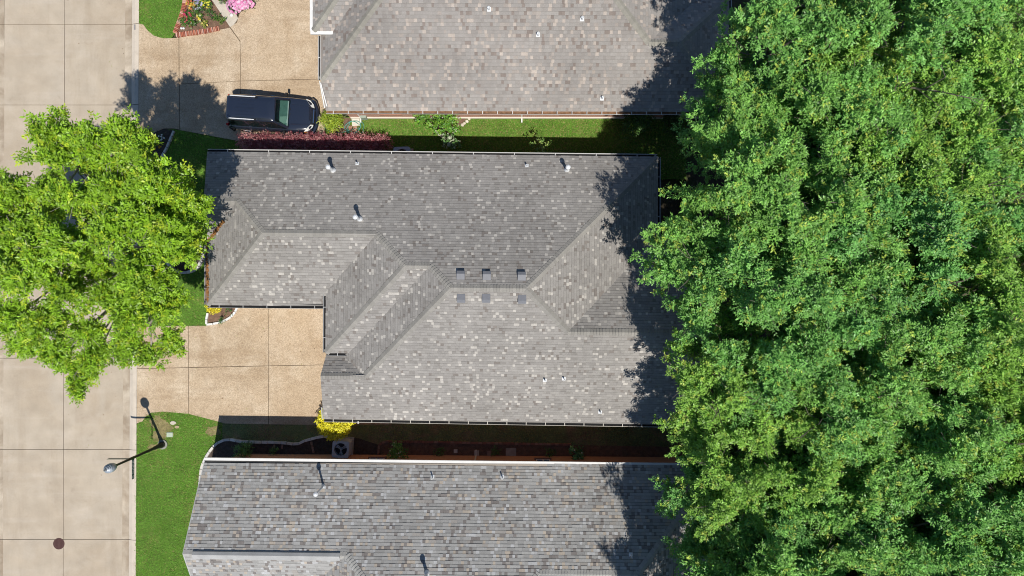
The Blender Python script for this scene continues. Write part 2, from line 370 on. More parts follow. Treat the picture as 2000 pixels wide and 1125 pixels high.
# ------------------------------------------------------------------ roofs by planes
class Pl:
    def __init__(s, n, d): s.n = Vector(n); s.d = d          # n.p = d
def dirvec(k, rot):
    a = {'N': 90, 'S': -90, 'E': 0, 'W': 180}[k] - rot
    return Vector((math.cos(R(a)), math.sin(R(a)), 0))
PITCH = 0.56
def slope(k, P, rot=0.6, p=PITCH):
    d = dirvec(k, rot); n = Vector((d.x * p, d.y * p, 1.0)); return Pl(n, n.dot(P))
ZE = Pl((0, 0, 1), 3.2)
CAMP = Vector((0, 0, HC))
def ray(px, py): return (W(px, py, 0) - CAMP)
def hit(pl, px, py):
    d = ray(px, py); t = (pl.d - pl.n.dot(CAMP)) / pl.n.dot(d); return CAMP + d * t
def meet(pls, px=None):
    if len(pls) == 1: return hit(pls[0], *px)
    if len(pls) == 3:
        return Matrix([p.n for p in pls]).inverted() @ Vector([p.d for p in pls])
    a, b = pls; u = a.n.cross(b.n).normalized()
    p0 = Matrix([a.n, b.n, u]).inverted() @ Vector((a.d, b.d, 0))
    d = ray(*px).normalized(); r = CAMP - p0             # closest point on the line to the camera ray
    uu, ud = 1.0, u.dot(d); k = (u.dot(r) - ud * d.dot(r)) / (uu - ud * ud)
    return p0 + u * k

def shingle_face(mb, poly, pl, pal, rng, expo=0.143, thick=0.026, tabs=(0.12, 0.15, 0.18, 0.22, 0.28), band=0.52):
    n = pl.n.normalized(); dn = Vector((pl.n.x, pl.n.y, 0)).normalized()
    s_ = Vector((-dn.y, dn.x, 0)); up = (n.cross(s_)); 
    if up.z < 0: up = -up
    o = poly[0]
    Q = [((p - o).dot(s_), (p - o).dot(up)) for p in poly]
    t0 = min(q[1] for q in Q); t1 = max(q[1] for q in Q)
    def spans(t):
        xs = []
        for i in range(len(Q)):
            (a, b), (c, d) = Q[i], Q[(i + 1) % len(Q)]
            if (b > t) != (d > t): xs.append(a + (c - a) * (t - b) / (d - b))
        xs.sort(); return [(xs[i], xs[i + 1]) for i in range(0, len(xs) - 1, 2)]
    def P3(s, t, h): return o + s_ * s + up * t + n * h
    k = 0; t = t0 - 0.0
    while t < t1 - 0.005:
        ta, tb = t, min(t + expo, t1)
        A, B = spans(ta + 0.004), spans(tb - 0.004)
        Mi = spans((ta + tb) / 2)
        if len(A) != len(B): A = B = Mi
        row = 1.0 + rng.uniform(-0.035, 0.035)
        for (a0, a1), (b0, b1) in zip(A, B):
            lo, hi = max(a0, b0), min(a1, b1)
            cuts = []; cols = []; s = min(a0, b0) - rng.uniform(0, 0.2)
            def pick():
                x = rng.random(); acc = 0
                for q_, (c, w) in enumerate(pal):
                    acc += w
                    if x <= acc: break
                return c, (rng.choice(tabs) if q_ < 3 else rng.uniform(0.11, 0.16))
            pts = [(a0, b0)]; cur = pick(); s += cur[1]
            while s < max(a1, b1):
                if lo + 0.03 < s < hi - 0.03: pts.append((s, s)); cols.append(cur[0])
                cur = pick(); s += cur[1]
            pts.append((a1, b1)); cols.append(cur[0])
            for (l0, l1), (r0, r1), c in zip(pts[:-1], pts[1:], cols):
                f = row * rng.uniform(0.93, 1.07)
                mb.color((c[0] * f, c[1] * f, c[2] * f))
                h = thick * (1.0 if rng.random() < 0.6 else 0.55)
                p, q = P3(l0, ta - 0.012, 0.006 + h), P3(r0, ta - 0.012, 0.006 + h)
                v, u2 = P3(l1, tb, 0.004 + h * 0.55), P3(r1, tb, 0.004 + h * 0.55)
                e, f2 = P3(l0, ta - 0.012, -0.008), P3(r0, ta - 0.012, -0.008)
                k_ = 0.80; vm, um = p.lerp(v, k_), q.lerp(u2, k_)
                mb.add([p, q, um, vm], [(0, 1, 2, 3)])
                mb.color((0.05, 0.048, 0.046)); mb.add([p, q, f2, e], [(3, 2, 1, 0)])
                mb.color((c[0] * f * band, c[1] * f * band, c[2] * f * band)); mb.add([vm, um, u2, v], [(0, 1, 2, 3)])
        t += expo; k += 1
def cap_line(mb, a, b, n1, n2, col, rng, w=0.15, step=0.145):
    e = (b - a); L = e.length; e.normalize()
    if e.z < -0.02: a, b = b, a; e = -e                      # lay upwards
    def side(n, other):
        c = n.cross(e).normalized()
        if c.dot(other) < 0: c = -c
        return c
    m1 = Vector((n1.x, n1.y, 0)); m2 = Vector((n2.x, n2.y, 0))
    s1 = side(n1, m1 - m2); s2 = side(n2, m2 - m1); up = (n1 + n2).normalized()
    k = int(L / step)
    for i in range(k + 1):
        f = rng.uniform(0.9, 1.08); mb.color((col[0] * f, col[1] * f, col[2] * f))
        p0 = a + e * (i * step); p1 = a + e * min(i * step + step * 1.25, L)
        h0, h1 = 0.062, 0.026
        q = [p0 + s1 * w + n1 * (h0 * .75), p0 + up * h0 * 1.1, p0 + s2 * w + n2 * (h0 * .75),
             p1 + s1 * w * .94 + n1 * (h1 * .75), p1 + up * h1 * 1.1, p1 + s2 * w * .94 + n2 * (h1 * .75),
             p0 + s1 * w - n1 * 0.01, p0 - up * 0.01, p0 + s2 * w - n2 * 0.01,
             p1 + s1 * w * .94 - n1 * 0.01, p1 + s2 * w * .94 - n2 * 0.01]
        mb.add(q, [(0, 1, 4, 3), (1, 2, 5, 4), (6, 7, 1, 0), (7, 8, 2, 1), (6, 0, 3, 9), (2, 8, 10, 5)])
class Roof:
    def __init__(s, house, faces, planes, pal, capcol, caps, seed, expo=0.143, **kw):
        rng = random.Random(seed); s.faces = faces; s.planes = planes
        dk = MB()
        for k, P in faces.items():
            n = planes[k].n.normalized(); q = [p - n * 0.012 for p in P]; m = len(q)
            cr = sum(((q[i] - q[0]).cross(q[(i + 1) % m] - q[0]) for i in range(m)), Vector())
            if cr.z < 0: q = q[::-1]
            lowv = [Vector((p.x, p.y, p.z - 0.16)) for p in q]
            dk.add(q + lowv, [tuple(range(m)), tuple(range(2 * m - 1, m - 1, -1))] +
                   [(i, m + i, m + (i + 1) % m, (i + 1) % m) for i in range(m)])
        s.obj = dk.build('roof', M['deck'], house)
        for k, P in faces.items():
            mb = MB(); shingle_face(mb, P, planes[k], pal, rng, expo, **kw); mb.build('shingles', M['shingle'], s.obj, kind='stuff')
        for (a, b, k1, k2) in caps:
            mb = MB(); cap_line(mb, a, b, planes[k1].n.normalized(), planes[k2].n.normalized(), capcol, rng, .165)
            mb.build('ridge_cap', M['shingle'], s.obj)
    def height(s, x, y):
        best = None
        for k, P in s.faces.items():
            if inpoly(x, y, P):
                pl = s.planes[k]; z = (pl.d - pl.n.x * x - pl.n.y * y) / pl.n.z
                if best is None or z > best: best = z
        return best
    def at(s, px, py):                                       # point of the roof seen at a photo pixel
        best = None
        for k, P in s.faces.items():
            h = hit(s.planes[k], px, py)
            if inpoly(h.x, h.y, P) and (best is None or h.z > best.z): best = h
        return best
def walls(house, roof, foot, m, default):
    mb = MB(); n = len(foot)
    for i in range(n):
        a, b = Vector(foot[i]), Vector(foot[(i + 1) % n]); L = (b - a).length; k = max(2, int(L / 0.35))
        pts = [a + (b - a) * (j / k) for j in range(k + 1)]
        zs = []
        for p in pts:
            h = roof.height(p.x, p.y); zs.append((h - 0.19) if h is not None else default)
        vs = [(p.x, p.y, -0.15) for p in pts] + [(p.x, p.y, z) for p, z in zip(pts, zs)]
        mb.add(vs, [(j, j + 1, k + 2 + j, k + 1 + j) for j in range(k)])
    return mb.build('wall', m, house)
def gutter(house, a, b, out, m, hang=0.0, litter=True, w=0.125, d=0.11, lid=False):
    a, b, out = Vector(a), Vector(b), Vector(out).normalized(); e = (b - a).normalized()
    zt = -0.005; th = 0.012
    pr = [(0.012, zt), (0.012, zt - d), (w, zt - d), (w + 0.02, zt), (w + 0.02 + th, zt), (w + 0.02 + th, zt - 0.02), (w + th, zt - d - th), (0.0, zt - d - th), (0.0, zt)]
    mb = MB(); n = len(pr); vs = []
    for p in (a, b):
        for o, z in pr: vs.append(p + out * o + Vector((0, 0, z)))
    mb.add(vs, [(i, (i + 1) % n, n + (i + 1) % n, n + i) for i in range(n)] + [tuple(range(n)), tuple(range(2 * n - 1, n - 1, -1))])
    go = mb.build('gutter', m, house)
    if lid:
        lb = MB(); lb.add([a + out * 0.0 + Vector((0, 0, .012)), b + Vector((0, 0, .012)), b + out * (w + .02) + Vector((0, 0, .002)), a + out * (w + .02) + Vector((0, 0, .002))], [(0, 1, 2, 3)])
        lb.build('gutter_guard', m, go)
    elif litter:
        lb = MB(); z0 = zt - d + 0.025
        lb.add([a + out * .014 + Vector((0, 0, z0)), b + out * .014 + Vector((0, 0, z0)), b + out * (w + .004) + Vector((0, 0, z0)), a + out * (w + .004) + Vector((0, 0, z0))], [(0, 1, 2, 3)])
        lb.build('gutter_litter_or_shade', M['litter'] if litter == 1 else M['dark'], go)  # brown litter for one, else a near-black strip painting shade into the trough
    if hang:
        L = (b - a).length; k = int(L / hang)
        for i in range(k):
            hb = MB(); p = a + e * ((i + .5) * L / k)
            hb.box(p + out * (w * .5 + .01) + Vector((0, 0, 0.004)), (0.03 if abs(e.x) > .5 else w + .02, w + .02 if abs(e.x) > .5 else 0.03, 0.012))
            hb.build('gutter_hanger', m, go)
    return go
def downspout(house, px, py, ztop, out, m=None):
    m = m or M['white']; p = W(px, py, 0); o = Vector(out)
    mb = MB(); mb.box((p.x, p.y, ztop / 2 + .05), (0.075, 0.075, ztop - 0.1)); mb.box((p.x + o.x * .14, p.y + o.y * .14, 0.07), (0.08 + abs(o.x) * .25, 0.08 + abs(o.y) * .25, 0.08))
    mb.tube([(p.x, p.y, ztop - .02), (p.x + o.x * .3, p.y + o.y * .3, ztop + .16)], 0.04, 6)
    return mb.build('downspout', m, house)
def vent_pipe(roof, px, py, h, r, base=True, cap=0.0, collar=True):
    p = roof.at(px, py)
    mb = MB(); mb.lathe((p.x, p.y, p.z - 0.05), [(r, 0), (r, h + 0.05), (r * .75, h + .05), (r * .75, h - .05)], 12, cap=True)
    if cap:
        mb.lathe((p.x, p.y, p.z + h - .02), [(r * 1.05, -0.10), (cap * .72, -0.06), (cap * .72, 0.0), (cap, 0.0), (cap, 0.05), (cap * .55, 0.11), (0.01, 0.13)], 16)
        mb.lathe((p.x, p.y, p.z), [(r * 2.0, -0.08), (r * 1.8, .06), (r * 1.1, .2)], 14)
    o = mb.build('vent_pipe', M['galv'], roof.obj, smooth=False)
    if base and not cap:
        fb = MB(); k = 0.085
        pl = [P for kk, P in roof.planes.items() if abs(P.n.dot(p) - P.d) < 1e-3][0]
        n = pl.n.normalized(); dn = Vector((n.x, n.y, 0)).normalized(); s_ = Vector((-dn.y, dn.x, 0)); up = n.cross(s_)
        q = [p + s_ * a * k + up * b * k * 1.1 + n * 0.034 for a, b in ((-1, -1), (1, -1), (1, 1), (-1, 1))]
        fb.add(q + [v - n * .03 for v in q], [(0, 1, 2, 3), (0, 4, 5, 1), (1, 5, 6, 2), (2, 6, 7, 3), (3, 7, 4, 0)])
        fb.build('flashing', M['galv'], roof.obj)
def box_vent(roof, px, py, w=0.36, h=0.2):
    p = roof.at(px, py); pl = [P for P in roof.planes.values() if abs(P.n.dot(p) - P.d) < 1e-3][0]
    n = pl.n.normalized(); dn = Vector((n.x, n.y, 0)).normalized(); s_ = Vector((-dn.y, dn.x, 0)); up = n.cross(s_)
    if up.z < 0: up = -up
    mb = MB(); a = w / 2
    prof_ = [(-a, 0.0), (-a, h), (-a * .1, h + .012), (a, 0.05), (a, 0.0)]
    vs = [p + s_ * sx * a + up * t + n * z for sx in (-1, 1) for t, z in prof_]
    mb.add(vs, [(0, 1, 2, 3, 4), (9, 8, 7, 6, 5)] + [(i, i + 5, (i + 1) % 5 + 5, (i + 1) % 5) for i in range(5)])
    q = [p + s_ * sx * a * 1.2 + up * t * a * 1.25 + n * .03 for sx, t in ((-1, -.8), (1, -.8), (1, 1.2), (-1, 1.2))]
    o = mb.build('roof_vent', M['vent'], roof.obj)

def box_window(house, p, w, h, z, out, sill=True):
    out = Vector(out).normalized(); s_ = Vector((-out.y, out.x, 0)); c = Vector((p[0], p[1], z))
    def slab_(mb, u0, u1, z0, z1, d0, d1):
        vs = [c + s_ * u + out * d + Vector((0, 0, zz)) for zz in (z0, z1) for u, d in ((u0, d0), (u1, d0), (u1, d1), (u0, d1))]
        mb.add(vs, [(0, 3, 2, 1), (4, 5, 6, 7), (0, 1, 5, 4), (1, 2, 6, 5), (2, 3, 7, 6), (3, 0, 4, 7)])
    f = MB()
    for u0, u1, z0, z1 in ((-w / 2, -w / 2 + .06, 0, h), (w / 2 - .06, w / 2, 0, h), (-w / 2 + .06, w / 2 - .06, 0, .06), (-w / 2 + .06, w / 2 - .06, h - .06, h), (-.025, .025, .06, h - .06)):
        slab_(f, u0, u1, z0, z1, -.03, .04)
    fo = f.build('window', M['white'], house)
    g_ = MB(); slab_(g_, -w / 2 + .06, w / 2 - .06, .06, h - .06, -.02, .005); g_.build('pane', M['pane'], fo)
    s2 = MB(); slab_(s2, -w / 2 - .08, w / 2 + .08, -.09, -.005, -.03, .11); s2.build('sill', M['brick_sill'], fo)
M['pane'] = mat('window_pane', (0.02, 0.025, 0.03), 0.06, spec=0.6)
M['brick_sill'] = mat('sill_brick', (0.30, 0.15, 0.10), 0.9, n1=(12, 0.2))

GREYP = [((0.271, 0.256, 0.237), .44), ((0.288, 0.273, 0.252), .24), ((0.245, 0.230, 0.211), .13), ((0.202, 0.181, 0.163), .07), ((0.43, 0.405, 0.365), .085), ((0.361, 0.340, 0.309), .035)]
PINKP = [((0.287, 0.268, 0.247), .46), ((0.270, 0.249, 0.228), .24), ((0.315, 0.281, 0.250), .10), ((0.221, 0.187, 0.164), .09), ((0.405, 0.352, 0.305), .09), ((0.360, 0.315, 0.273), .02)]
MIXP = [((0.335, 0.33, 0.315), .36), ((0.29, 0.285, 0.272), .17), ((0.315, 0.295, 0.27), .08), ((0.205, 0.187, 0.175), .17), ((0.40, 0.35, 0.29), .11), ((0.42, 0.42, 0.415), .08)]

# ---- middle house
h2 = thing('house', 'middle house with large grey hipped shingle roof and attic vents', 'house', W(900, 560, 0))
p = {}
p['A'] = slope('N', W(845, 302, 3.2), 0.65); p['D'] = slope('S', W(955, 822, 3.2), 0.65)
p['J'] = slope('S', W(520, 596, 3.62), 0.6); p['H'] = slope('S', W(665, 689, 4.0), 0.6)
p['I'] = slope('W', W(637, 630, 4.0), 0.3); p['K'] = slope('W', W(405, 560, 3.62), 0.2)
p['G'] = slope('W', meet([p['A'], p['D']], (880, 558)), 0.3); p['B'] = slope('E', W(1284, 390, 3.2), 0.2)
p['C'] = slope('N', hit(p['D'], 1115, 648), 0.65); p['F'] = slope('N', hit(p['D'], 720, 735), 0.65, 0.76)
p['L'] = slope('S', hit(p['A'], 463, 393), 0.65)
def n_(s, px=None): return meet([p[c] for c in s], px)
a1, a2, a3, a4, a5, a6, a7 = n_('ALK'), n_('AKJ'), n_('AJI'), n_('AIH'), n_('AHG'), n_('AGD'), n_('ADB')
nw, ne = n_('A', (405, 297)), n_('AB', (1285, 307)); ne = meet([p['A'], p['B'], ZE]); rw = n_('AL', (398, 393))
vLK = meet([p['L'], p['K'], Pl((0, 0, 1), 3.62)]); jk = meet([p['K'], p['J'], Pl((0, 0, 1), 3.62)]); vJI = n_('JI', (637, 570)); je = n_('J', (638, 597))
hi = meet([p['I'], p['H'], Pl((0, 0, 1), 4.0)]); vHG = meet([p['H'], p['G'], Pl((0, 0, 1), 4.0)]); gd = n_('GDF'); vFG = n_('FG', (688, 674)); fw = n_('DF', (626, 735)); fl = n_('F', (642, 676))
c1 = n_('DBC'); ce = n_('DC', (1362, 654)); de = n_('D', (1385, 830)); dw = n_('D', (632, 818))
bc = meet([p['B'], p['C'], ZE]); cn = Vector((de.x, bc.y - 0.03, 3.2)); cn.z = (p['C'].d - p['C'].n.x * cn.x - p['C'].n.y * cn.y); ce = meet([p['D'], p['C']], (1375, 654)); ce = ce + (de.x - ce.x) * (p['D'].n.cross(p['C'].n) / p['D'].n.cross(p['C'].n).x)
F2 = {'A': [nw, rw, a1, a2, a3, a4, a5, a6, a7, ne], 'L': [rw, vLK, a1], 'K': [vLK, jk, a2, a1], 'J': [jk, je, vJI, a3, a2],
      'I': [vJI, hi, a4, a3], 'H': [hi, vHG, a5, a4], 'G': [vHG, vFG, gd, a6, a5], 'F': [fl, fw, gd, vFG],
      'D': [dw, de, ce, c1, a7, a6, gd, fw], 'B': [a7, c1, bc, ne], 'C': [c1, ce, cn, bc]}
caps2 = [(rw, a1, 'A', 'L'), (a1, a2, 'A', 'K'), (a2, a3, 'A', 'J'), (a3, a4, 'A', 'I'), (a4, a5, 'A', 'H'), (a5, a6, 'A', 'G'), (a6, a7, 'A', 'D'), (a7, ne, 'A', 'B'),
         (a7, c1, 'D', 'B'), (c1, ce, 'D', 'C'), (a6, gd, 'D', 'G'), (gd, fw, 'D', 'F'), (a4, hi, 'H', 'I'), (a2, jk, 'J', 'K')]
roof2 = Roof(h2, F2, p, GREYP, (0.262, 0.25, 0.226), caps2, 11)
def inn(P, dx, dy): return Vector((P.x + dx, P.y + dy, 0))
foot2 = [inn(nw, .35, -.5), inn(jk, .45, .55), inn(je, .1, .55), inn(hi, .45, .2), Vector((hi.x + .45, fl.y - .1, 0)), inn(dw, .4, .6), inn(de, -.3, .6), inn(cn, -.3, -.5), inn(bc, -.5, -.5), inn(ne, -.5, -.5)]
walls(h2, roof2, foot2, M['brickB'], 3.0)
N_, S_, E_, W_ = (0, 1, 0), (0, -1, 0), (1, 0, 0), (-1, 0, 0)
gutter(h2, nw, ne, N_, M['white'], 1.9, 2)
gutter(h2, dw, de, S_, M['offwhite'], 0.95, 2)
gutter(h2, jk, je, S_, M['grey_metal'], 1.0, 2)
gutter(h2, hi, vHG, S_, M['grey_metal'], 0.9, 2)
gutter(h2, vJI, hi, W_, M['grey_metal'], 1.1, 2)
gutter(h2, vLK, jk, W_, M['grey_metal'], 1.2, 1)
gutter(h2, ne, bc, E_, M['grey_metal'], 1.4, 2)
gm = dw + (fw - dw) * .28; mb = MB(); mb.tube([dw + Vector((-.05, 0, .03)), gm + Vector((-.05, 0, .03))], .03, 5); mb.build('rake_trim', M['grey_metal'], h2)
for x, y, h, r, c in ((651, 333, .95, .075, .115), (703, 428, .95, .075, .115), (1107, 332, .8, .075, .12)): vent_pipe(roof2, x, y, h, r, True, c)
for x, y in ((698, 320), (1029, 324), (1064, 742), (1101, 739), (1172, 804)): vent_pipe(roof2, x, y, .32, .04)
for x, y in ((900, 540), (951, 541), (1019, 542), (901, 580), (950, 580), (1020, 582)): box_vent(roof2, x, y)
mb = MB(); q = dw + Vector((1.7, -.19, -.12)); mb.box(q, (.06, .12, .12)); mb.build('gutter_outlet', M['white'], h2)

gx, gy = W(540, 0).x, (foot2[1].y + foot2[2].y) / 2
mb = MB(); mb.box((gx, gy - .02, 1.1), (5.0, .05, 2.3), R(-.6)); gdoor = mb.build('garage_door', M['offwhite'], h2)
for i in range(4):
    for k in range(8):
        mb = MB(); mb.box((gx - 2.1 + k * .6, gy - .055 - .0063 * (-2.1 + k * .6), .32 + i * .53), (.5, .03, .42), R(-.6)); mb.build('panel', M['offwhite'], gdoor)
box_window(h2, (foot2[1].x, (foot2[0].y + foot2[1].y) / 2 - .8), 1.5, 1.4, .9, W_); box_window(h2, (foot2[3].x, (foot2[3].y + foot2[2].y) / 2), 1.1, 1.5, .8, W_)
# ---- upper house (red brick)
h1 = thing('house', 'upper house with pinkish grey hip roof and red brick side wall', 'house', W(1000, 100, 0))
s1 = {}
s1['S'] = slope('S', W(1000, 216, 3.2), 0.15); s1['W'] = slope('W', W(632, 110, 4.0), 0.0); s1['N'] = slope('N', Vector((0, 22.2, 3.2)), 0.15)
s1['E'] = slope('E', hit(s1['S'], 1206, 0), 0.0); e1_ = hit(s1['S'], 1268, 83); s1['M'] = slope('N', e1_, 0.15)
s1['X'] = slope('E', hit(s1['S'], 1325, 80), 0.0)
s1['T'] = slope('S', W(633, 60, 4.32), 0.15); s1['U'] = slope('W', W(612, 30, 4.32), 0.0); s1['V'] = slope('N', Vector((-9, 17.6, 4.32)), 0.15)
def m1(s, px=None): return meet([s1[c] for c in s], px)
sw1 = m1('S', (636.5, 215)); w1s = m1('WS', (633, 161)); r1 = m1('WSN'); r2 = m1('SEN'); e1 = m1('SEM'); e2 = m1('SMX'); se = meet([s1['S'], s1['X'], ZE])
ZW = Pl((0, 0, 1), 4.0); nwc = meet([s1['W'], s1['N'], ZW]); wsw = w1s; nee = meet([s1['N'], s1['E'], ZE]); emv = meet([s1['E'], s1['M'], ZE]); xm = meet([s1['M'], s1['X'], ZE])
x1 = m1('TU', (613, 58)); Z45 = Pl((0, 0, 1), 4.32); x1 = meet([s1['T'], s1['U'], Z45]); x2 = m1('TUV'); x3 = m1('TVW'); x4 = meet([s1['T'], s1['W'], Z45]); x5 = meet([s1['V'], s1['W'], Z45]); x6 = meet([s1['V'], s1['U'], Z45])
nws = meet([s1['N'], Pl((1, 0, 0), nwc.x), ZE])
F1 = {'S': [sw1, se, e2, e1, r2, r1, w1s], 'W': [w1s, r1, nwc], 'N': [nwc, r1, r2, nee, nws], 'E': [r2, e1, emv, nee], 'M': [e1, e2, xm, emv], 'X': [e2, se, xm],
      'T': [x1, x4, x3, x2], 'U': [x1, x2, x6], 'V': [x6, x2, x3, x5]}
caps1 = [(w1s, r1, 'S', 'W'), (r1, r2, 'S', 'N'), (r2, e1, 'S', 'E'), (e1, e2, 'S', 'M'), (e2, se, 'S', 'X'), (e2, xm, 'M', 'X'), (x1, x2, 'T', 'U'), (x2, x6, 'U', 'V'), (x2, x3, 'T', 'V'), (r2, nee, 'N', 'E')]
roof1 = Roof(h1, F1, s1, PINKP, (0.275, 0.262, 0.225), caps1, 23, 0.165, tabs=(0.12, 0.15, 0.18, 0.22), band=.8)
wy = W(1000, 230, 0).y
foot1 = [Vector((sw1.x + .45, wy, 0)), Vector((se.x - .5, wy, 0)), Vector((xm.x - .5, xm.y - .5, 0)), Vector((emv.x - .5, emv.y - .5, 0)), Vector((nee.x - .5, nee.y - .5, 0)), Vector((nwc.x + .5, nee.y - .5, 0)),
         Vector((x6.x + .5, x6.y - .5, 0)), Vector((x1.x + .5, x1.y + .5, 0)), Vector((sw1.x + .5, x1.y + .5, 0))]
walls(h1, roof1, foot1, M['brickA'], 3.05)
gutter(h1, sw1, se, S_, M['white'], 0.72, 1, w=.15)
gutter(h1, Vector((w1s.x, x1.y - .1, 4.0)), Vector((w1s.x, w1s.y, 4.0)), W_, M['white'], 1.3, 2, w=.09)
gutter(h1, x6, x1, W_, M['white'], 1.6, lid=True, w=.14); gutter(h1, x1 + Vector((-.14, 0, 0)), x4, S_, M['white'], 0, lid=True, w=.14)
gutter(h1, se, xm, E_, M['white'], 1.2, 2)
mb = MB(); mb.tube([w1s + Vector((-.06, -.05, 0)), sw1 + Vector((-.05, .1, .05))], .035, 5); mb.tube([w1s + Vector((.0, -.15, .06)), w1s + Vector((.16, -1.15, -.45))], .035, 5); mb.build('rake_trim', M['white'], h1)
mb = MB(); wl = MB(); wl.box(((sw1.x + se.x) / 2, wy - .03, .08), (se.x - sw1.x - 1, .06, .2)); wl.build('foundation_strip', M['offwhite'], h1)
downspout(h1, 1019, 229, 3.05, S_); downspout(h1, 705, 229, 3.05, S_)
vent_pipe(roof1, 955, 18, .22, .07); vent_pipe(roof1, 1137, 37, .22, .06); vent_pipe(roof1, 1051, 68, .22, .07); vent_pipe(roof1, 1176, 192, .25, .05)
for x in (770, 960, 1110): q = W(x, 230); box_window(h1, (q.x, wy), 1.0, 1.3, 1.0, S_)

# ---- lower house
h3 = thing('house', 'lower house with mottled grey and tan shingle roof and white eaves', 'house', W(850, 1060, 0))
t3 = {}
t3['A'] = slope('N', W(860, 904, 3.2), 0.68); r1_ = hit(t3['A'], 358, 1081)
t3['T'] = slope('S', r1_, 0.68); t3['G'] = slope('W', hit(t3['A'], 676, 1083), 0.2); t3['D'] = slope('S', hit(t3['A'], 860, 1188), 0.68)
t3['Q'] = slope('E', hit(t3['A'], 1052, 1122), 0.2); t3['U'] = slope('S', hit(t3['A'], 1130, 1121), 0.68); t3['E'] = slope('E', W(1400, 1020, 3.2), 0.0)
def m3(s, px=None): return meet([t3[c] for c in s], px)
def z3(s): return meet([t3[c] for c in s] + [ZE])
b1, b2, b3, b4, b5, b6 = m3('AT', (358, 1081)), m3('ATG'), m3('AGD'), m3('ADQ'), m3('AQU'), m3('AUE')
nw3 = m3('A', (400, 899)); ne3 = z3('AE'); tg = z3('TG'); gd3 = z3('GD'); dq = z3('DQ'); qu = z3('QU'); ue = z3('UE')
tw = meet([t3['T'], ZE, Pl((1, 0, 0), b1.x)])
F3 = {'A': [nw3, b1, b2, b3, b4, b5, b6, ne3], 'T': [b1, tw, tg, b2], 'G': [b2, tg, gd3, b3], 'D': [b3, gd3, dq, b4], 'Q': [b4, dq, qu, b5], 'U': [b5, qu, ue, b6], 'E': [b6, ue, ne3]}
caps3 = [(b2, b3, 'A', 'G'), (b3, b4, 'A', 'D'), (b4, b5, 'A', 'Q'), (b5, b6, 'A', 'U'), (b6, ne3, 'A', 'E'), (b6, ue, 'U', 'E'), (b1, b2, 'A', 'T'), (b3, gd3, 'D', 'G')]
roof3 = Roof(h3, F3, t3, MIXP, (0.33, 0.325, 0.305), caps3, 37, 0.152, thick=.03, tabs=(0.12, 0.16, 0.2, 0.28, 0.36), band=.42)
wy3 = W(1000, 890).y
foot3 = [Vector((nw3.x + .4, W(0, 886).y, 0)), Vector((ne3.x - .5, W(0, 893).y, 0)), Vector((ue.x - .5, ue.y + .5, 0)), Vector((qu.x + .1, qu.y + .5, 0)), Vector((qu.x, dq.y + .5, 0)), Vector((gd3.x + .5, gd3.y + .5, 0)), Vector((gd3.x + .5, tg.y + .5, 0)), Vector((tw.x + .4, tw.y + .5, 0))]
walls(h3, roof3, foot3, M['brickB'], 3.0)
gutter(h3, nw3 + Vector((-.03, 0, 0)), ne3, N_, M['white'], 0, lid=True, w=.1); gutter(h3, ne3, ue, E_, M['grey_metal'], 1.5, 2)
for a, b, m_ in ((nw3, nw3.lerp(b1, .16), 'white'), (nw3.lerp(b1, .16), b1, 'grey_metal'), (b1, tw, 'grey_metal')):
    mb = MB(); mb.add([a + Vector((-.03, 0, .03)), b + Vector((-.03, 0, .03)), b + Vector((.02, 0, .03)), a + Vector((.02, 0, .03)), a + Vector((-.03, 0, -.2)), b + Vector((-.03, 0, -.2))], [(0, 1, 2, 3), (0, 4, 5, 1)])
    mb.build('rake_board', M[m_], h3)
mb = MB(); k = (b1 + (b2 - b1) * .06); mb.add([k + Vector((0, .0, .16)), b2 * .96 + b1 * .04 + Vector((0, 0, .16)), b2 * .96 + b1 * .04 + Vector((0, -.24, .03)), k + Vector((0, -.24, .03)),
        k + Vector((0, .12, .06)), b2 * .96 + b1 * .04 + Vector((0, .12, .06)), k + Vector((0, .13, -.06)), b2 * .96 + b1 * .04 + Vector((0, .13, -.06))], [(3, 2, 1, 0), (0, 1, 5, 4), (4, 5, 7, 6)])
M['ridgevent'] = mat('ridge_vent_grey', (0.36, 0.36, 0.35), 0.9, n1=(1.7, 0.14), n2=(30, 0.1)); mb.build('ridge_vent', M['ridgevent'], roof3.obj)
vent_pipe(roof3, 632, 949, 1.35, .05, True, .11)
for x, y in ((845, 931), (981, 931), (1299, 937), (1232, 1083)): vent_pipe(roof3, x, y, .38, .035)
vent_pipe(roof3, 834, 1119, .9, .07, True, .12)
for x, wd in ((743, .8), (1059, .75)): box_window(h3, (W(x, 0).x, W(0, 886 + 7 * (x - 400) / 1000).y + .005), wd, 1.3, .9, N_)
downspout(h3, 930, 889, 3.0, N_, M['offwhite'])

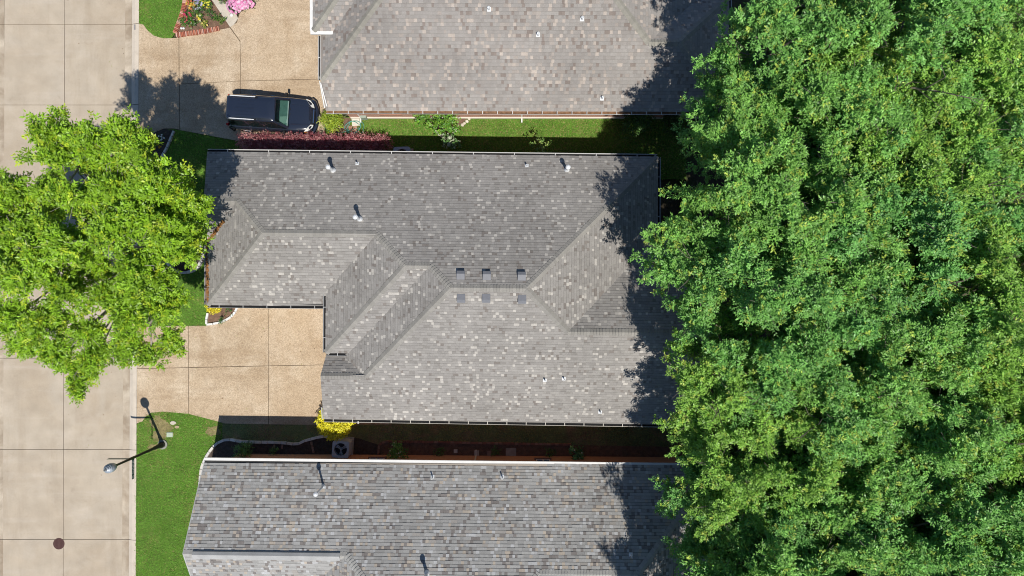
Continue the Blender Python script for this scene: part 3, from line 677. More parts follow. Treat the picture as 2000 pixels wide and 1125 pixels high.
# ------------------------------------------------------------------ foliage generator
def unit(a): return a / np.maximum(np.linalg.norm(a, axis=1, keepdims=True), 1e-6)
def sprays(seed, lobes, dens, L, Wd, K, col, var=0.22, twig=0.45, flat=0.75, upbias=0.8, young=None, ypr=0.06):
    g_ = np.random.default_rng(seed); VV = []; CC = []
    for lo_ in lobes:
        x, y, z, r = lo_[:4]; ax = np.array(lo_[4:7]) if len(lo_) > 4 else None
        n = max(5, int(dens * r * r)); d = unit(g_.normal(size=(n, 3)))
        fl_ = g_.random(n) < upbias; d[fl_, 2] = np.abs(d[fl_, 2])
        pos = np.array([x, y, z]) + d * np.array([r, r, r * flat]) * (g_.random((n, 1)) ** 0.45)
        td = unit(d * 0.8 + (ax * 0.7 if ax is not None else 0) + g_.normal(size=(n, 3)) * 0.45 + np.array([0, 0, 0.05]))
        nn = unit(np.array([0, 0, 1.0]) + d * 0.45 + g_.normal(size=(n, 3)) * 0.22)
        side = unit(np.cross(td, nn)); tl = twig * g_.uniform(0.6, 1.2, (n, 1))
        lf = g_.uniform(1 - var * .6, 1 + var * .6); tw_ = g_.uniform(1 - var, 1 + var, (n, 1))
        base = np.array(col)[None, :] * lf * tw_
        if young is not None:
            y_ = g_.random(n) < ypr; base[y_] = np.array(young)[None, :] * tw_[y_]
        for k in range(K):
            sg = 1.0 if k % 2 else -1.0
            pk = pos + td * tl * ((k + .6) / K) + g_.normal(size=(n, 3)) * 0.02
            ld = unit(td * 0.65 + side * sg * (0.85 if k < K - 1 else 0.1) + g_.normal(size=(n, 3)) * 0.28 - np.array([0, 0, 0.12]))
            lw = unit(np.cross(ld, nn + g_.normal(size=(n, 3)) * 0.24))
            s_ = g_.uniform(0.72, 1.2, (n, 1)); l_ = ld * L * s_; w_ = lw * Wd * 0.5 * s_
            q = np.stack([pk, pk + l_ * .45 + w_, pk + l_, pk + l_ * .45 - w_], 1)
            VV.append(q.reshape(-1, 3)); c = base * g_.uniform(1 - var, 1 + var, (n, 1))
            CC.append(np.repeat(c, 4, axis=0))
    return np.concatenate(VV), np.concatenate(CC)
def branches(seed, base, lobes, trunk_h, r0, fork=6):
    rr = random.Random(seed); mb = MB(); top = Vector((base[0], base[1], base[2] + trunk_h))
    b = Vector(base); cx = sum(l[0] for l in lobes) / len(lobes); cy = sum(l[1] for l in lobes) / len(lobes)
    top.x += (cx - b.x) * .25; top.y += (cy - b.y) * .25
    mb.tube([b - Vector((0, 0, .1)), b + Vector((0, 0, .25)), b + (top - b) * .5 + Vector((rr.uniform(-.1, .1), rr.uniform(-.1, .1), 0)), top], [r0 * 1.5, r0 * 1.1, r0, r0 * .85], 9)
    secs = {}
    for i, l in enumerate(lobes):
        a = int(((math.atan2(l[1] - top.y, l[0] - top.x) + math.pi) / (2 * math.pi)) * fork) % fork; secs.setdefault(a, []).append(l)
    for a, ls in secs.items():
        c = Vector((sum(l[0] for l in ls), sum(l[1] for l in ls), sum(l[2] for l in ls))) / len(ls); c.z -= .6
        mid = top + (c - top) * .5 + Vector((rr.uniform(-.3, .3), rr.uniform(-.3, .3), .25))
        mb.tube([top - Vector((0, 0, .2)), mid, c], [r0 * .62, r0 * .45, r0 * .28], 7)
        for l in ls:
            e = Vector(l[:3]); s_ = mid if rr.random() < .4 else c
            m_ = s_ + (e - s_) * .55 + Vector((rr.uniform(-.3, .3), rr.uniform(-.3, .3), rr.uniform(-.1, .3)))
            mb.tube([s_, m_, e], [r0 * .26, r0 * .17, r0 * .07], 5)
            for q in range(5):
                t = Vector((rr.gauss(0, 1), rr.gauss(0, 1), abs(rr.gauss(0, .7)))).normalized() * l[3] * .85
                mb.tube([m_ + (e - m_) * rr.uniform(.2, 1), e + t * .55 + Vector((rr.uniform(-.1, .1), 0, .05)), e + t], [r0 * .09, r0 * .055, .008], 4, False)
    return mb

def boughs(seed, masses, cx, cy, nb=(5, 8), reach=1.45, r0=.30):
    rr = random.Random(seed); out = []
    for (x, y, z, r) in masses:
        base = math.atan2(y - cy, x - cx); m = rr.randint(*nb)
        for k in range(m):
            a = base + rr.gauss(0, 1.35); d = Vector((math.cos(a), math.sin(a), rr.uniform(-.05, .55))).normalized()
            L = r * reach * rr.uniform(.75, 1.25); q = Vector((x, y, z + rr.uniform(-.85, .55) * r)) - d * r * .35
            st = max(2, int(L / .30) + 1)
            for i in range(st):
                t = i / max(1, st - 1); q2 = q + d * L * t + Vector((rr.gauss(0, .07), rr.gauss(0, .07), -.35 * t * t * L + rr.gauss(0, .05)))
                out.append((q2.x, q2.y, q2.z, r0 * (1 - .52 * t) * rr.uniform(.85, 1.15) * (r ** .4), d.x, d.y, d.z))
    return out
# ---- the bright green street tree
LT = [(95, 262, 8.6, 1.15), (120, 300, 8.2, 1.3), (175, 272, 9.0, .9), (235, 262, 8.6, 1.0), (262, 290, 9.0, .85), (20, 385, 7.6, 1.25), (-50, 400, 7.4, 1.3), (85, 375, 7.2, 1.1), (150, 385, 8.4, 1.5), (235, 370, 8.6, 1.5),
      (315, 366, 9.0, 1.25), (285, 335, 9.4, .9), (215, 305, 9.0, 1.0), (290, 430, 9.0, 1.5), (350, 425, 8.0, .9), (388, 412, 7.6, .5), (362, 392, 7.9, .55), (220, 450, 9.2, 1.6), (120, 470, 8.8, 1.5), (45, 460, 8.0, 1.3), (0, 515, 8.3, 1.25), (70, 505, 8.7, 1.2), (-20, 430, 7.8, 1.2), (-40, 480, 8.0, 1.5), (330, 480, 7.7, 1.25), (360, 480, 7.0, .7),
      (40, 540, 8.3, 1.4), (130, 560, 7.9, 1.2), (255, 520, 8.6, 1.35), (215, 570, 7.6, 1.0), (310, 545, 7.6, 1.1), (20, 620, 7.7, 1.3), (-50, 590, 7.6, 1.4), (95, 625, 7.5, 1.2), (170, 650, 7.2, 1.15), (255, 610, 7.4, 1.15), (320, 600, 7.0, .85),
      (60, 672, 7.0, .9), (110, 690, 6.7, .8), (180, 700, 6.8, .85), (250, 670, 6.6, .8), (330, 664, 6.2, .55), (292, 690, 6.0, .45), (150, 728, 6.2, .6), (152, 755, 6.0, .38), (200, 410, 7.0, 1.2), (90, 420, 6.6, 1.1), (180, 520, 6.8, 1.0), (190, 320, 7.6, 1.0), (345, 385, 7.6, .8), (372, 452, 6.3, .5)]
tb = W(362, 497, 0)
lt = thing('shade_tree', 'bright lime green shade tree overhanging the street', 'tree', tb)
lob = [(*W(a, b, z + 1.4), r) for a, b, z, r in LT]
lob = [(x, y, z, r * .86) for x, y, z, r in lob]
V, C = sprays(5, boughs(8, lob, W(180, 480, 8).x, W(180, 480, 8).y, (5, 8), 1.25, .27), 330, .145, .06, 12, (0.24, 0.42, 0.022), .24, .36, .7, .85, (0.40, 0.52, 0.03), .14)
np_quads('crown', V, C, M['leaf'], lt)
branches(6, tb, lob, 2.6, .2, 7).build('trunk', M['palebark'], lt, smooth=True)

# ---- the big trees behind the houses
def crown_lobes(seed, rad, zc, rz, n):
    rr = random.Random(seed); out = []; mass = []; tries = 0
    while len(mass) < n and tries < 3000:                 # boughs, kept apart so that dark gaps open between them
        tries += 1
        a = rr.uniform(0, 2 * math.pi); q = math.sqrt(rr.random())
        lim = rad * (.86 + .14 * math.sin(3 * a + seed) + .08 * math.sin(5 * a + 2 * seed))
        x, y = q * lim * math.cos(a), q * lim * math.sin(a)
        z = zc + rz * math.sqrt(max(0, 1 - q * q * .9)) - rr.uniform(0, 1.7); r = rr.uniform(.8, 1.45)
        if all((x - o[0]) ** 2 + (y - o[1]) ** 2 + ((z - o[2]) * .55) ** 2 > (0.64 * (r + o[3])) ** 2 for o in mass): mass.append((x, y, z, r))
    for k in range(int(n * .4)):                         # a thin lower storey
        a = rr.uniform(0, 6.28); q = math.sqrt(rr.random()) * rad * .8
        mass.append((q * math.cos(a), q * math.sin(a), zc + rr.uniform(-1.2, .2), rr.uniform(.7, 1.0)))
    return mass
def big_tree(seed, rad, zc, rz, n, col, young, dens=285, L=.115, Wd=.056):
    t = thing('oak_tree', 'x', 'tree', (0, 0, 0)); lb = crown_lobes(seed, rad, zc, rz, n)
    V, C = sprays(seed, boughs(seed + 5, lb, 0, 0), dens, L, Wd, 11, col, .24, .30, .8, .86, young, .08)
    np_quads('crown', V, C, M['leaf'], t); branches(seed + 1, (0, 0, 0), lb, zc - rz * .9, .24, 7).build('trunk', M['bark'], t, smooth=True)
    return t
GA, GB = (0.195, 0.43, 0.09), (0.38, 0.50, 0.08)
protos = [big_tree(101, 4.9, 8.2, 3.4, 33, GA, GB), big_tree(202, 4.7, 8.0, 3.2, 30, (0.215, 0.445, 0.085), GB), big_tree(303, 4.3, 7.4, 3.0, 25, (0.165, 0.39, 0.09), GB),
          big_tree(404, 4.8, 8.2, 3.3, 32, (0.25, 0.46, 0.07), (0.38, 0.48, 0.07))]
def copy_tree(o):
    c = o.copy(); COL.objects.link(c)
    for ch in o.children:
        d = ch.copy(); COL.objects.link(d); d.parent = c
    return c
# (crown centre in photo pixels, prototype, turn, scale, label)
BT = [(1690, 118, 0, 20, 1.0, 'dark green tree shading the upper house roof, at the top edge'),
      (1555, 180, 2, 200, .86, 'dark tree touching the east corner of the upper roof'),
      (1570, 380, 1, 75, 1.03, 'rounded green tree beside the back corner of the middle house'),
      (1550, 620, 0, 140, .98, 'green tree overhanging the east end of the middle roof'),
      (1505, 815, 3, 260, .92, 'spreading tree over the south east corner of the middle roof'),
      (1500, 985, 2, 330, .88, 'loose dark tree reaching over the lower house roof'),
      (1640, 1085, 1, 190, .98, 'tree at the bottom edge just right of the lower house'),
      (1810, 250, 3, 30, 1.02, 'broad tree in the second row behind the upper house'),
      (1775, 500, 2, 100, 1.08, 'tree in the middle of the wood, right of the middle house'),
      (1740, 725, 1, 310, 1.0, 'tree deep in the wood beside the pale path'),
      (1850, 960, 0, 215, .95, 'tree in the lower right of the wood above the pale path gap'),
      (1980, 60, 1, 160, 1.0, 'tree in the top right corner of the picture'),
      (2040, 330, 0, 285, 1.0, 'light green tree at the right edge, upper half'),
      (2020, 600, 3, 170, 1.04, 'light green tree at the right edge, middle'),
      (2030, 850, 3, 75, .98, 'yellowish green tree at the right edge, lower half'),
      (2010, 1110, 3, 345, 1.0, 'yellow green tree in the bottom right corner'),
      (1535, 1290, 0, 60, 1.0, 'tree rooted below the picture whose crown tip darkens the lower roof'),
      (1820, 1170, 2, 15, 1.05, 'tree cut by the bottom edge in the lower right')]
used = set()
for (x, y, k, a, s, lab) in BT:
    o = protos[k] if k not in used else copy_tree(protos[k]); used.add(k)
    z = 10.6 * s; w = W(x, y, z); o.location = (w.x, w.y, 0); o.rotation_euler = (0, 0, R(a)); o.scale = (s * .97, s * .97, s * 1.17)
    tag(o, lab, 'tree', 'trees behind the houses')

# ------------------------------------------------------------------ shrubs, hedge, flowers
def shrub(name, label, cat, px, py, r, h, col, seed, L=.07, Wd=.035, dens=230, young=None, ypr=.1, lobes=None, group=None, K=7, twig=.18, flowers=None, stemcol='bark', z0=0.0):
    b = W(px, py, z0); t = thing(name, label, cat, b, group); rr = random.Random(seed)
    if lobes is None:
        lobes = []
        for i in range(max(3, int(7 * r))):
            a = rr.uniform(0, 6.28); q = math.sqrt(rr.random()) * r * .6
            lobes.append((b.x + q * math.cos(a), b.y + q * math.sin(a), z0 + h * rr.uniform(.5, .72), r * rr.uniform(.36, .5)))
        lobes.append((b.x, b.y, z0 + h * .62, r * .6))
    V, C = sprays(seed, lobes, dens / max(r, .25) ** .6, L, Wd, K, col, .28, twig, .8, .75, young, ypr)
    V[:, 2] = np.maximum(V[:, 2], z0 + .01)
    np_quads('foliage', V, C, M['leaf'], t)
    mb = MB()
    for l in lobes:
        e = Vector(l[:3]); mb.tube([b + Vector((rr.uniform(-.04, .04), rr.uniform(-.04, .04), -.03)), b + (e - b) * .5 + Vector((rr.uniform(-.05, .05), rr.uniform(-.05, .05), .03)), e], [.018, .013, .006], 4)
    mb.build('stem', M[stemcol], t)
    if flowers:
        fc, n, fs = flowers; fb = MB()
        for i in range(n):
            l = lobes[rr.randrange(len(lobes))]; d = Vector((rr.gauss(0, 1), rr.gauss(0, 1), abs(rr.gauss(.6, .8)) + .1)).normalized()
            c = Vector(l[:3]) + d * (l[3] + .05); cc = fc[rr.randrange(len(fc))]; f = rr.uniform(.85, 1.15); fb.color(tuple(v * f for v in cc))
            nrm = (d + Vector((0, 0, .8))).normalized(); u = nrm.orthogonal().normalized(); w = nrm.cross(u)
            ph = rr.uniform(0, 6)
            for k in range(5):
                a = ph + k * 1.2566; dv = u * math.cos(a) + w * math.sin(a); sv_ = nrm.cross(dv)
                fb.add([c, c + dv * fs * .6 + sv_ * fs * .38 + nrm * fs * .2, c + dv * fs + nrm * fs * .1, c + dv * fs * .6 - sv_ * fs * .38 + nrm * fs * .2], [(0, 1, 2, 3)])
        fb.build('flowers', M['petal'], t, kind='stuff')
    return t
# burgundy hedge
hb = thing('hedge', 'long burgundy leaved hedge beside the driveway and roof edge', 'hedge', W(612, 285, 0)); hl = []
rr = random.Random(3)
for i in range(46):
    x = 476 + i * 6.1; hl.append((*W(x, 275 + rr.uniform(-3, 2) + (x - 476) * .008, 0.84 + rr.uniform(-.14, .12)), .31)); hl.append((*W(x + 3, 285 + rr.uniform(-3, 3), 0.72 + rr.uniform(-.15, .1)), .34))
V, C = sprays(31, hl, 330, .085, .032, 7, (0.30, 0.075, 0.09), .3, .26, 1.0, .8, (0.52, 0.24, 0.23), .4); np_quads('foliage', V, C, M['leaf'], hb)
mb = MB()
for l in hl[::2]:
    e = Vector(l[:3]); mb.tube([(e.x, e.y, -.05), (e.x + .03, e.y, .4), e], [.022, .018, .008], 4)
mb.build('stem', M['bark'], hb)
shrub('shrub', 'rounded lime green shrub at the upper house front corner', 'shrub', 657, 236, .78, 1.0, (0.24, 0.34, 0.025), 41, .11, .045, 330, (0.40, 0.45, .05), .3, twig=.26)
rb = W(868, 240)
shrub('shrub', 'leafy green bush inside the V of pale stones', 'shrub', 868, 240, .8, 1.3, (0.11, 0.28, 0.03), 42, .11, .065, 190, (0.20, .38, .04), .3, twig=.25,
      lobes=[(*W(868, 232, 1.0), .42), (*W(862, 246, .8), .4), (*W(880, 240, .8), .42), (*W(852, 250, .6), .3), (*W(868, 215, 1.5), .2), (*W(888, 252, .6), .3), (*W(830, 236, .6), .36), (*W(818, 228, .6), .25), (*W(842, 228, .7), .34), (*W(876, 222, 1.3), .25)])
shrub('shrub', 'pale flowering shrub leaning out into the shade line', 'shrub', 880, 270, .45, 1.25, (0.12, 0.24, 0.07), 43, .12, .08, 150, (0.40, .45, .30), .3, twig=.2, lobes=[(*W(880, 277, 1.2), .3), (*W(872, 273, 1.1), .22), (*W(889, 279, 1.1), .22)])
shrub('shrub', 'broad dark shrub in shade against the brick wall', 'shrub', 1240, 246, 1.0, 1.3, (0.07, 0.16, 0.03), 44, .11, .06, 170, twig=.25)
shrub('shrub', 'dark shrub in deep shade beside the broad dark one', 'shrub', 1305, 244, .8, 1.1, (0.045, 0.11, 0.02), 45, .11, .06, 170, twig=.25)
shrub('shrub', 'thin pale leaved sapling by the white gutter in shade', 'shrub', 1062, 290, .5, 1.9, (0.14, 0.25, 0.05), 46, .12, .06, 60, (0.3, .4, .1), .3, twig=.3, lobes=[(*W(1060, 289, 2.0), .34), (*W(1072, 292, 1.8), .25), (*W(1046, 290, 1.6), .28), (*W(1052, 280, 1.4), .2)])
shrub('shrub', 'small bright yellow shrub in the curved bed by the driveway', 'shrub', 425, 601, .48, .75, (0.70, 0.60, 0.02), 47, .075, .038, 420, (0.62, .56, .03), .4, twig=.16)
shrub('shrub', 'large bright yellow shrub at the corner of the driveway', 'shrub', 663, 821, 1.12, 1.7, (0.72, 0.66, 0.02), 48, .085, .045, 900, (0.82, .78, .05), .4, twig=.2, lobes=[(*W(661, 819, .95), .66)] + [(W(661, 819).x + .48 * math.cos(k * .6283), W(661, 819).y + .48 * math.sin(k * .6283), .72, .42) for k in range(10)])
shrub('shrub', 'dark round shrub beside the curved white stone edging', 'shrub', 481, 877, .68, .9, (0.10, 0.22, 0.05), 49, .08, .04, 260)
shrub('shrub', 'tiny shrub between two loose bricks in the bed', 'shrub', 540, 877, .27, .4, (0.09, 0.2, 0.05), 50, .08, .04, 160)
shrub('shrub', 'round green shrub with small white blooms by brick edging', 'shrub', 779, 881, .66, .95, (0.14, 0.32, 0.06), 51, .08, .04, 260, flowers=([(.7, .68, .55)], 9, .05))
shrub('shrub', 'broad leaved bluish green shrub at the end of the side bed', 'shrub', 1122, 882, .55, .8, (0.16, 0.38, 0.15), 52, .19, .10, 90, (.10, .22, .07), .3, twig=.2, flowers=([(.75, .74, .66)], 6, .05))
for x, y, r, i in ((860, 882, .3, 0), (970, 880, .34, 1), (1075, 882, .3, 2)):
    shrub('ground_plant', ['low green plants next to the round white bloomed shrub', 'low plants beside the square paving slab', 'low sprawling plants left of the broad leaved shrub'][i], 'plant', x, y, r, .22, (0.09, 0.19, 0.045), 60 + i, .08, .04, 120)
shrub('flowering_bush', 'bush covered in pink blossom beside the front walk', 'bush', 476, 6, .78, .6, (0.10, 0.16, 0.03), 53, .07, .035, 220, flowers=([(.72, .22, .46), (.80, .42, .62), (.75, .33, .55), (.83, .62, .72)], 640, .075))
# flower bed by the walk
FB = [(376, 12, .30, (.30, .33, .04), [(.75, .42, .05), (.75, .55, .10), (.65, .20, .10)], 34, 'orange and yellow flower clump by the brick border'),
      (386, 3, .22, (.14, .22, .06), [(.35, .30, .65), (.5, .48, .75)], 22, 'lilac flower clump at the top of the bed'),
      (392, 14, .26, (.12, .2, .05), [(.62, .62, .68), (.48, .42, .62)], 22, 'pale lavender flower clump in the bed'),
      (402, 9, .24, (.09, .2, .03), [(.85, .72, .04)], 10, 'large yellow blooms near the top of the bed'),
      (412, 13, .22, (.08, .2, .03), [(.85, .8, .10)], 8, 'small lemon flowers beside the walk'),
      (370, 31, .24, (.07, .2, .025), [(.70, .05, .15)], 12, 'crimson flower cluster near the brick border'),
      (397, 38, .24, (.09, .22, .03), [(.85, .70, .08), (.8, .8, .55)], 12, 'yellow flowers in the middle of the bed'),
      (372, 46, .26, (.06, .17, .02), [(.65, .12, .14)], 6, 'green plant with a few red blooms'),
      (384, 50, .25, (.07, .19, .02), [(.75, .75, .6)], 3, 'bushy green plant in the lower bed'),
      (401, 50, .2, (.2, .26, .03), [(.8, .65, .2)], 6, 'yellow green plant by the lower brick row'),
      (415, 30, .36, (.05, .15, .025), None, 0, 'dark green plant beside the walk'),
      (396, 24, .32, (.06, .17, .025), None, 0, 'leafy green plant in the centre of the bed'),
      (425, 36, .3, (.07, .18, .02), None, 0, 'fern like green plant near the walk edge'),
      (438, 45, .26, (.12, .24, .03), None, 0, 'light green plant at the narrow end of the bed'),
      (362, 44, .2, (.07, .19, .02), None, 0, 'small green plant inside the brick corner'),
      (382, 32, .24, (.06, .16, .02), None, 0, 'low green plant behind the crimson flowers'),
      (405, 1, .3, (.07, .18, .025), None, 0, 'green plant at the upper picture edge'),
      (437, 4, .3, (.09, .2, .03), [(.7, .2, .1)], 4, 'green plant between the walk and the pink bush')]
for i, (x, y, r, c, fc, n, lab) in enumerate(FB):
    shrub('flower_plant', lab, 'plant', x, y, r, .38, c, 70 + i, .08, .035, 100, twig=.14, K=6, flowers=(fc, n, .06) if fc else None)
for x, y, r, c, fc, n, lab in ((320, 269, .2, (.04, .1, .02), [(.85, .85, .82)], 9, 'white flowers in the dark mulch bed'), (313, 284, .22, (.05, .11, .02), [(.75, .42, .02), (.8, .6, .05)], 12, 'orange flowers in the dark mulch bed'),
                              (294, 285, .25, (.06, .1, .02), [(.75, .40, .02)], 12, 'yellow orange flowers under the tree edge'), (299, 268, .25, (.10, .08, .02), [(.6, .05, .08)], 12, 'red flowers at the tip of the mulch bed'),
                              (288, 262, .25, (.10, .18, .03), None, 0, 'green plant at the corner of the mulch bed'), (434, 624, .25, (.06, .16, .03), None, 0, 'green plant below the small yellow shrub'), (452, 605, .28, (.06, .17, .03), None, 0, 'green plants right of the small yellow shrub')):
    shrub('flower_plant', lab, 'plant', x, y, r, .3, c, int(x * 3), .07, .03, 90, twig=.12, K=6, flowers=(fc, n, .055) if fc else None)

# ------------------------------------------------------------------ planting beds and edging
def bed(label, pts, m, z=.005):
    o = sheet('flower_bed', pts, z, M[m], kind='structure', label=label, cat='flower bed'); EXCL.append(WP(pts)); return o
bed('brown flower bed inside the brick border', [(362, -60), (363, 0), (357, 25), (346, 52), (341, 70), (395, 64), (440, 56), (449, 53), (424, 15), (414, 0), (402, -60)], 'bedsoil')
bed('dark mulch bed at the tip of the front lawn', [(341, 255), (335, 270), (328, 287), (316, 309), (290, 300), (275, 292), (290, 268), (303, 258), (320, 252)], 'mulch')
bed('round mulch bed at the foot of the shade tree', [(362 + 37 * math.cos(a * .3142), 496 + 37 * math.sin(a * .3142)) for a in range(20)], 'mulch')
bed('curved mulch bed with the small yellow shrub', [(406, 590), (407, 611), (402, 633), (431, 630), (453, 618), (466, 597), (470, 585)], 'bedsoil')
bed('mulch bed along the lower house wall', [(393, 955), (394, 919), (400, 898), (412, 880), (422, 868), (438, 859), (453, 857), (469, 861), (489, 862), (538, 863), (582, 867), (596, 860), (621, 853), (650, 852), (700, 856), (740, 869), (745, 900), (745, 960)], 'mulch')
bed('long shaded bed behind the red brick edging', [(740, 900), (741, 870), (750, 863), (842, 864), (930, 866), (1115, 869), (1340, 873), (1340, 930), (745, 930)], 'bedsoil')
bed('bare soil patch below the leafy bush', [(842, 228), (863, 267), (880, 264), (916, 228)], 'bedsoil')
bed('soil ring under the lime green shrub', [(636, 228), (636, 250), (655, 260), (680, 255), (686, 230)], 'bedsoil')
def edging(name, label, cat, pts, piece, w, h, pal, m, gap=.012, closed=False, across=False, seed=1, z=0.0):
    P = WP(pts); L = [0]
    for a, b in zip(P[:-1], P[1:]): L.append(L[-1] + (b - a).length)
    root = thing(name, label, cat, P[0]); rr = random.Random(seed); n = max(1, int(round(L[-1] / piece))); st = L[-1] / n
    def pt(s):
        for i in range(len(L) - 1):
            if s <= L[i + 1] or i == len(L) - 2: return P[i] + (P[i + 1] - P[i]) * ((s - L[i]) / max(L[i + 1] - L[i], 1e-6))
    pn = 'brick' if 'brick' in name else 'stone'
    for i in range(n):
        a, b = pt(i * st), pt((i + 1) * st); c = (a + b) / 2; d = b - a; mb = MB(); col = pal[rr.randrange(len(pal))]; f = rr.uniform(.88, 1.1)
        mb.color(tuple(v * f for v in col)); hh = h * rr.uniform(.88, 1.08)
        mb.box((c.x + rr.uniform(-.006, .006), c.y + rr.uniform(-.006, .006), z + hh / 2 - .03), (d.length - gap, w * rr.uniform(.94, 1.05), hh + .06), math.atan2(d.y, d.x) + rr.uniform(-.02, .02), .95)
        mb.build(pn, M['brick' if pn == 'brick' else 'stone'], root)
    return root
RB = [(.40, .13, .075), (.46, .18, .11), (.34, .11, .07), (.50, .24, .16), (.55, .33, .26)]
WS = [(.62, .60, .56), (.55, .53, .50), (.68, .66, .62), (.58, .55, .49)]
edging('brick_border', 'curved border of red bricks between the small lawn and flower bed', 'edging', [(362, -60), (362.5, -20), (362, 5), (359, 20), (354, 36), (348, 52), (342, 66)], .085, .24, .1, RB, 'brick', .022, seed=5)
edging('brick_border', 'row of red bricks along the driveway side of the flower bed', 'edging', [(345, 69), (375, 65.5), (405, 61), (429, 56)], .085, .25, .1, RB, 'brick', .022, seed=6)
edging('brick_edging', 'weathered red brick edging of the shaded side bed', 'edging', [(739, 893), (740, 870), (750, 862), (842, 863), (930, 865), (1115, 868)], .22, .11, .07, [(.27, .13, .09), (.23, .11, .08), (.32, .19, .14)], 'brick', .012, seed=7)
edging('stone_edging', 'white stone edging snaking round the lower house bed', 'edging', [(391, 952), (393.5, 919), (400, 898), (411.5, 880), (421, 868), (429, 862.5), (438, 859), (453, 857.5), (469, 861.5), (489, 862.5), (515, 863), (538.5, 863.5), (563, 865), (582, 867.5), (596, 860), (621, 853.5), (637.5, 851), (657, 853)], .34, .13, .14, WS, 'stone', .015, seed=8)
edging('stone_edging', 'straight white stone edging of the dark mulch bed', 'edging', [(341, 256), (334, 272), (328.5, 286), (316, 309)], .36, .11, .12, WS, 'stone', .015, seed=9)
edging('stone_edging', 'white stone edging of the bed with the small yellow shrub', 'edging', [(407, 611), (402, 634), (418, 632.5), (431, 630), (443, 624.5), (453, 618), (461, 608), (466, 597)], .34, .11, .10, [(.72, .71, .68), (.66, .65, .62)], 'stone', .015, seed=10)
edging('stone_edging', 'ring of grey stone blocks round the foot of the tree', 'edging', [(362 + 37 * math.cos(a * .2618), 496 + 37 * math.sin(a * .2618)) for a in range(-12, 13)], .36, .14, .22, [(.55, .53, .50), (.5, .48, .45), (.62, .6, .56)], 'stone', .015, seed=11)
edging('brick_edging', 'short line of rough bricks laid in the mulch', 'edging', [(608, 862), (613, 884)], .1, .12, .06, [(.25, .14, .10), (.3, .2, .15)], 'brick', .01, seed=12)
def rocks(label, spots, r, col, seed):
    rr = random.Random(seed); root = thing('rock_border', label, 'rocks', W(*spots[0]))
    for x, y in spots:
        c = W(x, y); mb = MB(); f = rr.uniform(.85, 1.12); mb.color(tuple(v * f for v in col)); q = r * rr.uniform(.8, 1.2)
        pr = [(q * .75, -.02), (q, q * .3), (q * .8, q * .7), (q * .35, q * .9)]
        mb.lathe((0, 0, 0), pr, 8); a = rr.uniform(0, 6); sx = rr.uniform(.8, 1.3)
        mb.v = [(c.x + (x_ * sx * math.cos(a) - y_ * math.sin(a)) * rr.uniform(.9, 1.1), c.y + (x_ * sx * math.sin(a) + y_ * math.cos(a)) * rr.uniform(.9, 1.1), z_) for x_, y_, z_ in mb.v]
        mb.build('rock', M['stone'], root, smooth=True)
rocks('left arm of pale rocks below the leafy bush', [(844, 246), (848, 250), (851, 254), (854, 258), (858, 262), (863, 266)], .085, (.52, .48, .40), 1)
rocks('right arm of pale rocks below the leafy bush', [(916, 231), (912, 237), (907, 241), (903, 244), (890, 255), (886, 259), (882, 263)], .10, (.62, .56, .46), 2)
rocks('row of pale rocks in shade behind the middle house', [(1290, 437), (1297, 436), (1303, 436), (1309, 435.5), (1319, 436), (1324, 435), (1330, 436), (1336, 437), (1345, 438), (1354, 437)], .095, (.55, .52, .46), 3)

